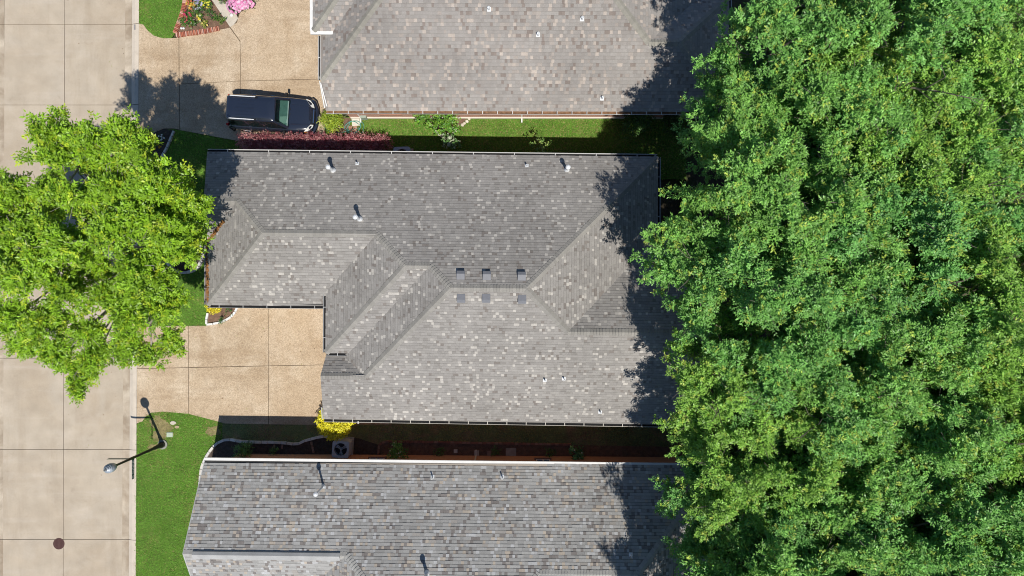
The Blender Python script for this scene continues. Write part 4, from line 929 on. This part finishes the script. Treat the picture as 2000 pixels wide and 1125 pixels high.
# ------------------------------------------------------------------ grass blades
g_ = np.random.default_rng(77)
for o, poly, dens, hue in LAWNS:
    xs = [q.x for q in poly]; ys = [q.y for q in poly]; x0, x1_, y0, y1_ = max(min(xs), -29), min(max(xs), 29), max(min(ys), -17), min(max(ys), 17)
    n = int((x1_ - x0) * (y1_ - y0) * dens); X = g_.uniform(x0, x1_, n); Y = g_.uniform(y0, y1_, n)
    keep = inpoly_np(X, Y, poly)
    for e in EXCL: keep &= ~inpoly_np(X, Y, e)
    for h in (foot1, foot2, foot3): keep &= ~inpoly_np(X, Y, h)
    for dpoly in (WP([(271, 46), (640, -20), (760, 280), (475, 277), (350, 253), (290, 270), (271, 296)]),): 
        if hue == 0 and o.get('label', '').startswith('strip'): keep &= ~((X < W(634, 0).x))
    if o is LAWNS[2][0]:
        for qx, qy, qr in ((308, 826, .45), (323, 836, .4), (310, 850, .36), (416, 842, .4), (298, 874, .25)):
            w_ = W(qx, qy); keep &= ~((np.hypot(X - w_.x, Y - w_.y) < qr * g_.uniform(.4, 1.4, len(X))) & (g_.random(len(X)) < .75))
    X, Y = X[keep], Y[keep]; n = len(X)
    if hue: k2 = (np.sin(X * 1.7) + np.sin(Y * 3 + X) + g_.normal(size=n)) > -.3; X, Y = X[k2], Y[k2]; n = len(X)
    X = X + g_.normal(size=n) * .035; Y = Y + g_.normal(size=n) * .035
    P = np.stack([X, Y, np.full(n, -.02)], 1); a = g_.uniform(0, 6.283, n); ln = g_.uniform(.07, .14, (n, 1)); d = np.stack([np.cos(a), np.sin(a), g_.uniform(.25, .9, n)], 1); d = unit(d) * ln
    sd_ = np.stack([-np.sin(a), np.cos(a), np.zeros(n)], 1) * g_.uniform(.008, .018, (n, 1))
    q = np.stack([P - sd_, P + sd_, P + d], 1).reshape(-1, 3)
    base = np.array([(0.15, 0.325, 0.033)] if not hue else [(0.20, 0.27, 0.09)]); pat = .5 + .5 * np.sin(X * .9 + 1.3 * np.sin(Y * .7)) * np.sin(Y * 1.1 + np.sin(X * 1.3))
    c = base * g_.uniform(.7, 1.3, (n, 1)) * (0.9 + .2 * pat[:, None]); dry = g_.random(n) < (.05 + .10 * pat + (.18 if hue else 0) + (.28 if o['label'].startswith('strip') else 0)); 
    for qx, qy, qr in ((308, 826, .75), (322, 840, .6), (312, 853, .5), (420, 838, .6), (300, 872, .4), (398, 940, .5)):
        w_ = W(qx, qy); dry |= g_.random(n) < .85 * np.clip(1.25 - np.hypot(X - w_.x, Y - w_.y) / qr, 0, 1)
    c[dry] = np.array([(.36, .34, .11)]) * g_.uniform(.6, 1.1, (dry.sum(), 1))
    np_quads('grass', q, np.repeat(c, 3, axis=0), M['grass'], o, kind='stuff', k=3)

# ------------------------------------------------------------------ street lamp with street signs
lb = W(318, 868)
lamp = thing('street_lamp', 'black street lamp post with acorn globe on the lower lawn', 'street lamp', lb)
mb = MB(); mb.lathe(lb, [(.26, -.05), (.26, .05), (.24, .06)], 20); mb.build('footing', mat('footing_concrete', (.26, .27, .23), .9, n1=(9, .2)), lamp)
mb = MB(); mb.lathe(lb, [(.17, .06), (.16, .28), (.11, .42), (.095, .9), (.075, 1.0), (.055, 4.2), (.05, 4.35), (.09, 4.4), (.09, 4.47), (.07, 4.52)], 14); mb.build('pole', M['black_metal'], lamp, smooth=True)
mb = MB(); mb.lathe(lb, [(.11, 4.52), (.19, 4.62), (.225, 4.78), (.215, 4.95), (.19, 5.0)], 20); gl = mb.build('globe', M['lamp_glass'], lamp, smooth=True)
mb = MB(); mb.lathe(lb, [(.20, 5.0), (.205, 5.03), (.165, 5.06), (.17, 5.10), (.12, 5.13), (.125, 5.17), (.07, 5.2), (.035, 5.28), (.02, 5.36), (.005, 5.4)], 20); mb.build('lamp_cap', mat('lamp_cap_metal', (.34, .37, .40), .4, metal=.4), lamp, smooth=False)
sg = thing('street_sign', 'pair of crossed street name blades clamped on the lamp post', 'sign', lb + Vector((0, 0, 2.95)))
mb = MB(); mb.box((lb.x - .06 - .55, lb.y, 3.12), (1.05, .012, .2)); mb.build('blade', M['sign'], sg)
mb = MB(); mb.box((lb.x, lb.y - .06 - .5, 2.9), (.012, 1.0, .2)); bl = mb.build('blade', M['sign'], sg)
mb = MB(); rr = random.Random(4); y = lb.y - .14
while y > lb.y - 1.02:
    wd = rr.choice((.045, .06, .07)); x = lb.x + .008
    if rr.random() > .14:
        for k in range(2):
            zc = 2.9 + rr.uniform(-.03, .03); mb.box((x, y - wd * (.25 + .5 * k), zc), (.004, .014, .10 + rr.uniform(-.03, .03)))
        mb.box((x + .0005, y - wd / 2, 2.9 + rr.choice((-.04, 0, .04))), (.004, wd * .7, .016))
    y -= wd + .022
mb.build('lettering', M['sign_white'], bl)
mb = MB(); mb.tube([(lb.x, lb.y, 2.78), (lb.x, lb.y, 3.24)], .07, 10); mb.build('clamp', M['black_metal'], sg)

# ------------------------------------------------------------------ small things on the ground
mh = W(115, 1062, -.1); mb = MB(); mb.lathe((mh.x, mh.y, -.1), [(.31, -.02), (.31, .008), (.285, .012), (.28, .006), (.01, .008)], 28)
mc = tag(mb.build('manhole_cover', M['iron'], None, mh), 'round rusty brown manhole cover in the street', 'manhole cover')
for k in range(7):
    mb = MB(); x = -.21 + k * .07; hw = math.sqrt(max(.0, .25 ** 2 - x * x)); mb.box((mh.x + x, mh.y, -.088), (.03, hw * 2, .012)); mb.build('tread_bar', M['iron'], mc)
mb = MB(); w = W(262.8, 53, 0)
mb.add([(w.x - .045, w.y - .15, -.012), (w.x + .045, w.y - .15, .0005), (w.x + .045, w.y + .15, .0005), (w.x - .045, w.y + .15, -.012)], [(0, 1, 2, 3)])
tag(mb.build('curb_number', M['curbpaint'], None, w), 'small grey painted house number patch on the curb', 'curb marking')
mb = MB(); w = W(332, 849); mb.box((w.x, w.y, 0), (.33, .25, .08)); tag(mb.build('utility_cover', mat('cover_green', (.40, .47, .36), .7, n1=(12, .1)), None, w), 'square pale green utility cover in the lower lawn', 'utility cover')
mb = MB(); w = W(338, 826); mb.prism([(w.x + .17 * math.cos(a) * (1.1 if a < 2 else .9), w.y + .10 * math.sin(a)) for a in [k * .6283 for k in range(10)]], -.04, .035); tag(mb.build('stepping_stone', M['walk'], None, w), 'oval pale stepping stone in the lower lawn', 'stone')
mb = MB(); w = W(346, 834); mb.prism([(w.x + .12 * math.cos(a), w.y + .08 * math.sin(a)) for a in [k * .7854 for k in range(8)]], -.04, .02); tag(mb.build('stepping_stone', M['drive'], None, w), 'small tan stone right of the oval stepping stone', 'stone')
for x, y, r in ((308, 824, .22), (309, 845, .2), (324, 830, .25)):
    pass
mb = MB(); w = W(453, 30); mb.lathe((w.x, w.y, .012), [(.10, 0), (.11, .05), (.07, .09), (.02, .12)], 10); tag(mb.build('garden_ornament', M['white'], None, w, smooth=True), 'small white ornament standing on the front walk', 'ornament')
for x, lab in ((355.3, 'white rounded stone at the very corner of the brick border'), (359.8, 'white rounded stone just right of the corner stone')):
    mb = MB(); w = W(x, 56); mb.lathe((w.x, w.y, 0), [(.055, 0), (.07, .06), (.045, .11), (.01, .13)], 10)
    tag(mb.build('garden_stone', M['white'], None, w, smooth=True), lab, 'stone')
def paver(label, x, y, sx, sy, m, rz=0, h=.04):
    mb = MB(); w = W(x, y); mb.box((w.x, w.y, h / 2), (sx, sy, h), rz); tag(mb.build('paver', m, None, w), label, 'paver')
paver('white square paver beside the lime green shrub', 695, 237, .42, .5, M['offwhite'], .1)
paver('reddish brick paver left of the pair by the hose', 685, 251, .2, .28, mat('pv1', (.36, .2, .14), .9, n1=(9, .2)), .1)
paver('reddish brick paver right of the pair by the hose', 694, 252, .2, .28, mat('pv2', (.42, .24, .17), .9, n1=(9, .2)), -.1)
paver('square concrete slab set in the shaded side bed', 998, 884, .56, .5, mat('pv3', (.36, .33, .28), .9, n1=(5, .2)))
paver('small upright brick paver left of the concrete slab', 955, 886, .19, .3, mat('pv4', (.3, .21, .16), .9, n1=(9, .2)))
paver('loose brick left of the tiny shrub', 536, 872, .09, .22, mat('pv5', (.3, .17, .13), .9, n1=(9, .2)), .05)
paver('loose brick right of the tiny shrub', 551.5, 872, .09, .22, mat('pv6', (.34, .19, .14), .9, n1=(9, .2)), -.05)
paver('pale splash block under the lower house downspout', 931, 885, .26, .3, M['walk'], 0, .07)
paver('small white drain cover in the shaded side bed', 890, 881, .2, .2, M['offwhite'], 0, .05)
mb = MB(); w = W(713, 231); mb.box((w.x, w.y, .25), (.3, .2, .5)); tag(mb.build('meter_box', M['box'], None, w), 'grey green meter box at the foot of the brick wall', 'meter box')
mb = MB(); c = W(691, 249); pts = []
for k in range(90):
    a = k * .21; q = .38 + .06 * math.sin(a * .37) + .012 * (k % 7); pts.append((c.x + q * math.cos(a) + .12 * math.sin(k * .05), c.y + q * .8 * math.sin(a), .03 + .0012 * k))
e = W(632, 246); s_ = Vector(pts[0]); 
pre = [W(632, 242), W(634, 250), W(642, 256), W(655, 260), W(668, 259)]; pts = [(q.x, q.y, .03) for q in pre] + pts
mb.tube(pts, .016, 5); tag(mb.build('garden_hose', M['hose'], None, c), 'coiled teal garden hose beside the white paver', 'hose')
def ac_unit(label, px, py, rz):
    c = W(px, py, .86); r = thing('ac_unit', label, 'air conditioner', Vector((c.x, c.y, 0))); s = .43
    mb = MB(); mb.box((c.x, c.y, .0), (1.0, 1.0, .1), rz); mb.build('pad', M['walk'], r)
    def rr_(k, z, bev=.12):
        o = []
        for sx, sy, a0 in ((1, 1, 0), (-1, 1, 90), (-1, -1, 180), (1, -1, 270)):
            for j in range(4):
                a = R(a0 + j * 30); x, y = sx * (k - bev) + bev * math.cos(a), sy * (k - bev) + bev * math.sin(a)
                o.append((c.x + x * math.cos(rz) - y * math.sin(rz), c.y + x * math.sin(rz) + y * math.cos(rz), z))
        return o
    mb = MB(); A, B = rr_(s, .06), rr_(s, .78); mb.add(A + B, [(i, (i + 1) % 16, 16 + (i + 1) % 16, 16 + i) for i in range(16)]); bo = mb.build('cabinet', M['ac'], r)
    for k in range(9):
        lb_ = MB(); A, B = rr_(s + .012, .12 + k * .07), rr_(s + .004, .16 + k * .07); lb_.add(A + B, [(i, (i + 1) % 16, 16 + (i + 1) % 16, 16 + i) for i in range(16)]); lb_.build('louvre', M['ac'], bo)
    mb = MB(); A, B = rr_(s + .02, .78), rr_(s + .015, .86); n = 16
    ring = [(c.x + .34 * math.cos(2 * math.pi * i / 16 + rz + .2), c.y + .34 * math.sin(2 * math.pi * i / 16 + rz + .2), .86) for i in range(16)]
    low = [(x, y, .62) for x, y, z in ring]
    mb.add(A + B + ring + low, [(i, (i + 1) % n, n + (i + 1) % n, n + i) for i in range(n)] + [(n + i, n + (i + 1) % n, 2 * n + (i + 1) % n, 2 * n + i) for i in range(n)] + [(2 * n + i, 2 * n + (i + 1) % n, 3 * n + (i + 1) % n, 3 * n + i) for i in range(n)]); top = mb.build('top_cover', M['ac'], r)
    mb = MB(); mb.lathe((c.x, c.y, .60), [(.34, 0), (.001, .001)], 16); mb.build('fan_well', M['ac_dark'], r)
    mb = MB()
    for k in range(3):
        a = 2.1 * k + .5; u = Vector((math.cos(a), math.sin(a), 0)); v = Vector((-u.y, u.x, 0)); o = Vector((c.x, c.y, .68))
        mb.add([o + u * .07 - v * .05, o + u * .30 - v * .11 + Vector((0, 0, -.02)), o + u * .31 + v * .09 + Vector((0, 0, .05)), o + u * .07 + v * .04 + Vector((0, 0, .03))], [(0, 1, 2, 3)])
    mb.lathe((c.x, c.y, .64), [(.08, 0), (.08, .08), (.02, .1)], 10); mb.build('fan', M['ac'], r)
    mb = MB()
    for q in (.12, .2, .28): mb.tube([(c.x + q * math.cos(k * .2618), c.y + q * math.sin(k * .2618), .868) for k in range(25)], .004, 4, False)
    for k in range(12): a = k * .5236; mb.tube([(c.x + .06 * math.cos(a), c.y + .06 * math.sin(a), .868), (c.x + .345 * math.cos(a), c.y + .345 * math.sin(a), .866)], .004, 4)
    mb.build('fan_guard', M['ac_dark'], r)
ac_unit('grey blue air conditioner with round fan in the side bed', 665, 878, R(-4))
ac_unit('air conditioner half hidden under the middle house eave', 785, 303, R(2))
# fallen leaf litter along the valley and gutter of the middle roof
V = []; C = []; gq = np.random.default_rng(9)
for (x0, y0, x1_, y1_, n, wd) in ((437, 432, 406, 474, 420, 2.2), (405, 478, 407, 590, 200, 1.4)):
    for i in range(n):
        t = gq.random(); q = roof2.at(x0 + (x1_ - x0) * t + gq.normal() * wd * .6, y0 + (y1_ - y0) * t + gq.normal() * wd * .4)
        if q is None: continue
        a = gq.uniform(0, 6.28); u = np.array([math.cos(a), math.sin(a), gq.uniform(-.3, .3)]) * .05; v = np.array([-math.sin(a), math.cos(a), gq.uniform(-.3, .3)]) * .025; c = np.array(q) + [0, 0, .045 + gq.random() * .03]
        V += [c - u, c + v, c + u, c - v]; f = gq.uniform(.6, 1.2); C += [np.array([.36, .17, .05]) * f] * 4
o = np_quads('leaf_litter', np.array(V), np.array(C), M['petal'], None, W(420, 450, 0), 'stuff'); tag(o, 'rust coloured fallen leaf litter lying in the roof valley', 'leaf litter')

V = []; C = []
for i in range(420):
    if i < 260: x, y = gq.normal(235, 75), gq.normal(480, 190)
    else: x, y = gq.uniform(272, 630), gq.choice([gq.normal(640, 25), gq.normal(260, 20), gq.uniform(600, 820)])
    c = W(x, y); z = .012 if x > 266 else (-.085 if x < 245 else -.02); a = gq.uniform(0, 6.28); r_ = gq.uniform(.02, .04)
    u = np.array([math.cos(a), math.sin(a), .2]) * r_; v = np.array([-math.sin(a), math.cos(a), 0]) * r_ * .5; c = np.array([c.x, c.y, z + .008])
    V += [c - u, c + v, c + u, c - v]; k = [(.10, .065, .03), (.28, .30, .05), (.20, .12, .05)][gq.integers(3)]; C += [np.array(k)] * 4
o = np_quads('fallen_leaves', np.array(V), np.array(C), M['petal'], None, W(235, 500, 0), 'stuff'); tag(o, 'scattered fallen leaves on the street and driveway', 'leaves')

# ------------------------------------------------------------------ the parked car
M['paint'] = mat('navy_car_paint', (0.014, 0.019, 0.033), 0.2, spec=0.8, coat=1.0)
M['trim'] = mat('black_plastic', (0.012, 0.012, 0.012), 0.6); M['chrome'] = mat('chrome', (0.75, 0.76, 0.78), 0.18, metal=1.0)
M['rubber'] = mat('tyre_rubber', (0.018, 0.018, 0.018), 0.85); M['lens'] = mat('headlamp_lens', (0.62, 0.63, 0.6), 0.12, spec=0.8, coat=.5)
M['amber'] = mat('amber_lens', (0.5, 0.18, 0.03), 0.2); M['redlens'] = mat('tail_lens', (0.35, 0.015, 0.015), 0.2)
M['wind'] = mat_glass('windscreen_glass', (0.75, 0.9, 0.86), 0.75); M['darkglass'] = mat_glass('tinted_glass', (0.08, 0.09, 0.09), 0.25)
M['dash'] = mat('dashboard', (0.34, 0.42, 0.40), 0.7, n1=(6, .2)); M['seat'] = mat('seat_cloth', (0.16, 0.17, 0.18), 0.9); M['paper'] = mat('paper', (0.8, 0.78, 0.72), 0.8)
car = thing('parked_car', 'dark navy four wheel drive car parked on the upper driveway', 'car', (0, 0, 0)); ORIG[car.name] = Vector((0, 0, 0))
def lerp(tab, x):
    for (x0, *a), (x1_, *b) in zip(tab[:-1], tab[1:]):
        if x <= x1_:
            t = (x - x0) / (x1_ - x0); return [u + (v - u) * t for u, v in zip(a, b)]
    return list(tab[-1][1:])
# x, half width, belt/top height, bottom
TB = [(-2.24, .66, .86, .46), (-2.20, .80, .98, .40), (-2.10, .87, 1.04, .34), (-1.7, .905, 1.06, .30), (.95, .905, 1.04, .30), (1.15, .90, 1.035, .30), (1.7, .875, .985, .30), (1.95, .83, .94, .32), (2.10, .74, .88, .34), (2.20, .60, .80, .38), (2.25, .46, .70, .44)]
xs = [-2.24, -2.22, -2.2, -2.15, -2.1, -2, -1.7, -1.2, -.6, 0, .5, .95, 1.05, 1.15, 1.4, 1.7, 1.85, 1.95, 2.03, 2.1, 2.16, 2.2, 2.23, 2.25]
mb = MB(); vs = []; nr = 0
for x in xs:
    w, zt, zb = lerp(TB, x); half = [(w * .86, zb), (w * .97, zb + .1), (w, zb + .26), (w * .995, zt - .2), (w * .975, zt - .08), (w * .93, zt - .02), (w * .82, zt + .008), (w * .62, zt + .012), (w * .60, zt + .03), (w * .3, zt + .04), (0, zt + .042)]
    ringp = [(x, y, z) for y, z in half] + [(x, -y, z) for y, z in half[-2::-1]]; nr = len(ringp); vs += ringp
fs = [(i * nr + k, i * nr + (k + 1) % nr, (i + 1) * nr + (k + 1) % nr, (i + 1) * nr + k) for i in range(len(xs) - 1) for k in range(nr)]
fs += [tuple(range(nr)), tuple((len(xs) - 1) * nr + k for k in range(nr - 1, -1, -1))]
mb.add(vs, fs); body = mb.build('body', M['paint'], car, smooth=True)
md = body.modifiers.new('edge', 'EDGE_SPLIT'); md.split_angle = R(40)
# greenhouse: lower ring on the belt, upper ring at the roof
lowr = [(1.08, .70), (.98, .80), (-2.02, .80), (-2.16, .70)]; upr = [(.46, .56), (.40, .63), (-1.92, .64), (-2.04, .56)]
zl, zu = 1.03, 1.70
def gh(t):
    return [(a[0] + (b[0] - a[0]) * t, a[1] + (b[1] - a[1]) * t, zl + (zu - zl) * t) for a, b in zip(lowr, upr)]
def full(r): return [(x, y, z) for x, y, z in r] + [(x, -y, z) for x, y, z in r[::-1]]
rf = MB(); A = full(gh(.93)); B = full([(x * 1.0, y, z) for x, y, z in gh(1.0)]); Cc = full([(x - (.06 if x > 0 else -.06), y - .06, zu + .045) for x, y, z in gh(1.0)]); D_ = full([(x - (.35 if x > 0 else -.35), y * .5, zu + .07) for x, y, z in gh(1.0)])
rf.add(A + B + Cc + D_, [(j * 8 + i, j * 8 + (i + 1) % 8, j * 8 + 8 + (i + 1) % 8, j * 8 + 8 + i) for j in range(3) for i in range(8)] + [tuple(range(24, 32))])
roofp = rf.build('car_roof', M['paint'], car, smooth=True)
for y in (-.36, -.18, 0, .18, .36):
    b_ = MB(); b_.box((-1.0, y, zu + .074 - .05 * abs(y)), (1.5, .06, .05), 0, .55); b_.build('roof_rib', M['paint'], roofp)
for sgn in (1, -1):
    b_ = MB(); b_.tube([(-1.85, sgn * .585, zu + .06), (-1.8, sgn * .585, zu + .11), (-.55, sgn * .59, zu + .11), (-.5, sgn * .59, zu + .06)], .026, 6); b_.build('roof_rail', M['galv'], car)
    b_ = MB(); b_.box((-.52, sgn * .59, zu + .075), (.16, .06, .07)); b_.build('rail_foot', M['trim'], car)
# pillars and glass
L0, U0 = full(gh(0)), full(gh(.94))
def panel(name, i, j, u0, u1, m, t0=.06, t1=.95, off=.0):
    a, b, c, d = Vector(L0[i]), Vector(L0[j]), Vector(U0[j]), Vector(U0[i])
    def q(u, t): lo = a + (b - a) * u; hi_ = d + (c - d) * u; return lo + (hi_ - lo) * t
    P = [q(u0, t0), q(u1, t0), q(u1, t1), q(u0, t1)]; n = (P[1] - P[0]).cross(P[3] - P[0]).normalized(); ctr = Vector((-.8, 0, 1.3))
    if n.dot(P[0] - ctr) < 0: n = -n
    b_ = MB(); Q = [v + n * off for v in P] + [v + n * (off - .03) for v in P]; b_.add(Q, [(0, 1, 2, 3), (7, 6, 5, 4), (0, 4, 5, 1), (1, 5, 6, 2), (2, 6, 7, 3), (3, 7, 4, 0)]); return b_.build(name, m, car)
for (i, j) in ((0, 1), (2, 3), (4, 5), (6, 7)): panel('pillar', i, j, -.02, 1.02, M['paint'], 0, 1.0)
panel('windscreen', 7, 0, .0, 1, M['wind'], .03, 1.0); panel('rear_window', 3, 4, .05, .95, M['darkglass'])
for (i, j, fl_) in ((1, 2, 0), (5, 6, 1)):
    for u0, u1 in ((.0, .33), (.36, .63), (.67, .96)):
        v0, v1 = (u0, u1) if not fl_ else (1 - u1, 1 - u0); panel('side_window', i, j, v0, v1, M['darkglass'], .08, .9)
    for u0, u1 in ((.33, .36), (.63, .67), (.96, 1.0)):
        v0, v1 = (u0, u1) if not fl_ else (1 - u1, 1 - u0); panel('pillar', i, j, v0, v1, M['paint'], 0, 1.0, .004)
    panel('belt_trim', i, j, 0, 1, M['chrome'], .0, .05, .012); panel('window_surround', i, j, 0, 1, M['trim'], .9, 1.0, .003)
# inside
b_ = MB(); b_.box((.76, 0, 1.08), (.46, 1.3, .12)); b_.build('dashboard', M['dash'], car)
b_ = MB(); b_.tube([(.42 + .05 * math.sin(k * .5236), .34 + .17 * math.cos(k * .5236), 1.22 + .16 * math.sin(k * .5236)) for k in range(13)], .016, 6, False); b_.build('steering_wheel', M['trim'], car)
b_ = MB(); b_.add([(.56, -.6, 1.146), (.95, -.52, 1.148), (.92, -.16, 1.148), (.58, -.2, 1.146)], [(0, 1, 2, 3)]); b_.build('paper', M['paper'], car)
for y in (-.36, .36):
    b_ = MB(); b_.box((-.05, y, .78), (.5, .5, .18)); b_.box((-.3, y, 1.08), (.14, .48, .5)); b_.box((-.32, y, 1.42), (.1, .26, .16)); b_.build('seat', M['seat'], car)
b_ = MB(); b_.box((-1.2, 0, .72), (1.7, 1.4, .1)); b_.build('cabin_floor', M['trim'], car)
# front end
b_ = MB(); b_.box((2.235, 0, .72), (.05, .72, .2)); gr = b_.build('grille', M['chrome'], car)
for k in range(3):
    b_ = MB(); b_.box((2.262, 0, .66 + k * .06), (.012, .64, .03)); b_.build('grille_bar', M['trim'], gr)
b_ = MB(); b_.tube([(1.98, -.93, .48), (2.16, -.80, .48), (2.30, -.45, .48), (2.34, 0, .48), (2.30, .45, .48), (2.16, .80, .48), (1.98, .93, .48)], .12, 8); b_.build('front_bumper', M['paint'], car, smooth=True)
b_ = MB(); b_.box((2.46, 0, .5), (.012, .32, .16)); b_.build('number_plate', M['paper'], car)
b_ = MB(); b_.tube([(-2.0, -.9, .5), (-2.22, -.8, .5), (-2.33, 0, .5), (-2.22, .8, .5), (-2.0, .9, .5)], .11, 8); b_.build('rear_bumper', M['trim'], car, smooth=True)
for sgn in (1, -1):
    b_ = MB(); P = [(1.80, .86, .90), (2.02, .80, .86), (2.20, .60, .80), (2.235, .44, .76), (2.12, .46, .885), (1.96, .66, .94)]
    Q = [(x, sgn * y, z) for x, y, z in P]; ctr = Vector((1.5, 0, .6)); up_ = [(x + .012, sgn * (y + .012), z + .02) for x, y, z in P]
    b_.add(up_ + Q, [tuple(range(6)) if sgn < 0 else tuple(range(5, -1, -1))] + [(i, (i + 1) % 6, 6 + (i + 1) % 6, 6 + i) for i in range(6)]); b_.build('headlight', M['lens'], car)
    b_ = MB(); b_.box((1.86, sgn * .862, .80), (.16, .03, .07)); b_.build('indicator', M['amber'], car)
    b_ = MB(); b_.box((-2.19, sgn * .755, 1.0), (.08, .1, .26)); b_.build('tail_light', M['redlens'], car)
    b_ = MB(); b_.box((.82, sgn * 1.0, 1.06), (.11, .2, .15), 0, .85); b_.tube([(.85, sgn * .86, 1.02), (.84, sgn * .95, 1.04)], .03, 6); b_.build('mirror', M['trim'], car)
    b_ = MB(); b_.box((2.12 - .95, sgn * .0, 0), (.001, .001, .001)) if False else b_.tube([(1.09, sgn * .08 + .1, 1.075), (.98, sgn * .42 + .1, 1.10), (.96, sgn * .55 + .05, 1.11)], .013, 5); b_.build('wiper', M['trim'], car)
    b_ = MB(); b_.tube([(1.12, sgn * .50, 1.07), (1.6, sgn * .50, 1.035), (2.02, sgn * .44, .955)], .010, 5); b_.build('hood_crease', M['paint'], body)
    for x in (-1.42, 1.38):
        wb = MB(); n = 20; pr = [(.22, .09), (.33, .10), (.36, .06), (.36, -.06), (.33, -.10), (.22, -.09)]
        vs = [(x + r_ * math.cos(2 * math.pi * k / n), sgn * .80 + o_, .36 + r_ * math.sin(2 * math.pi * k / n)) for r_, o_ in pr for k in range(n)]
        wb.add(vs, [(j * n + k, j * n + (k + 1) % n, (j + 1) % 6 * n + (k + 1) % n, (j + 1) % 6 * n + k) for j in range(6) for k in range(n)]); wo_ = wb.build('wheel', M['rubber'], car, smooth=True)
        wb = MB(); vs = [(x + r_ * math.cos(2 * math.pi * k / n), sgn * (.80 + o_), .36 + r_ * math.sin(2 * math.pi * k / n)) for r_, o_ in ((.225, .08), (.16, .06), (.05, .085)) for k in range(n)]
        wb.add(vs, [(j * n + k, j * n + (k + 1) % n, (j + 1) * n + (k + 1) % n, (j + 1) * n + k) for j in range(2) for k in range(n)] + [tuple(2 * n + k for k in range(n))]); wb.build('rim', M['galv'], wo_)
    for x in (.05, -.95):
        b_ = MB(); b_.tube([(x - .09, sgn * .912, .93), (x - .07, sgn * .935, .935), (x + .07, sgn * .935, .935), (x + .09, sgn * .912, .93)], .012, 5); b_.build('door_handle', M['chrome'], car)
car.location = (-12.76, 9.25, 0); car.rotation_euler = (0, 0, R(-3.6))
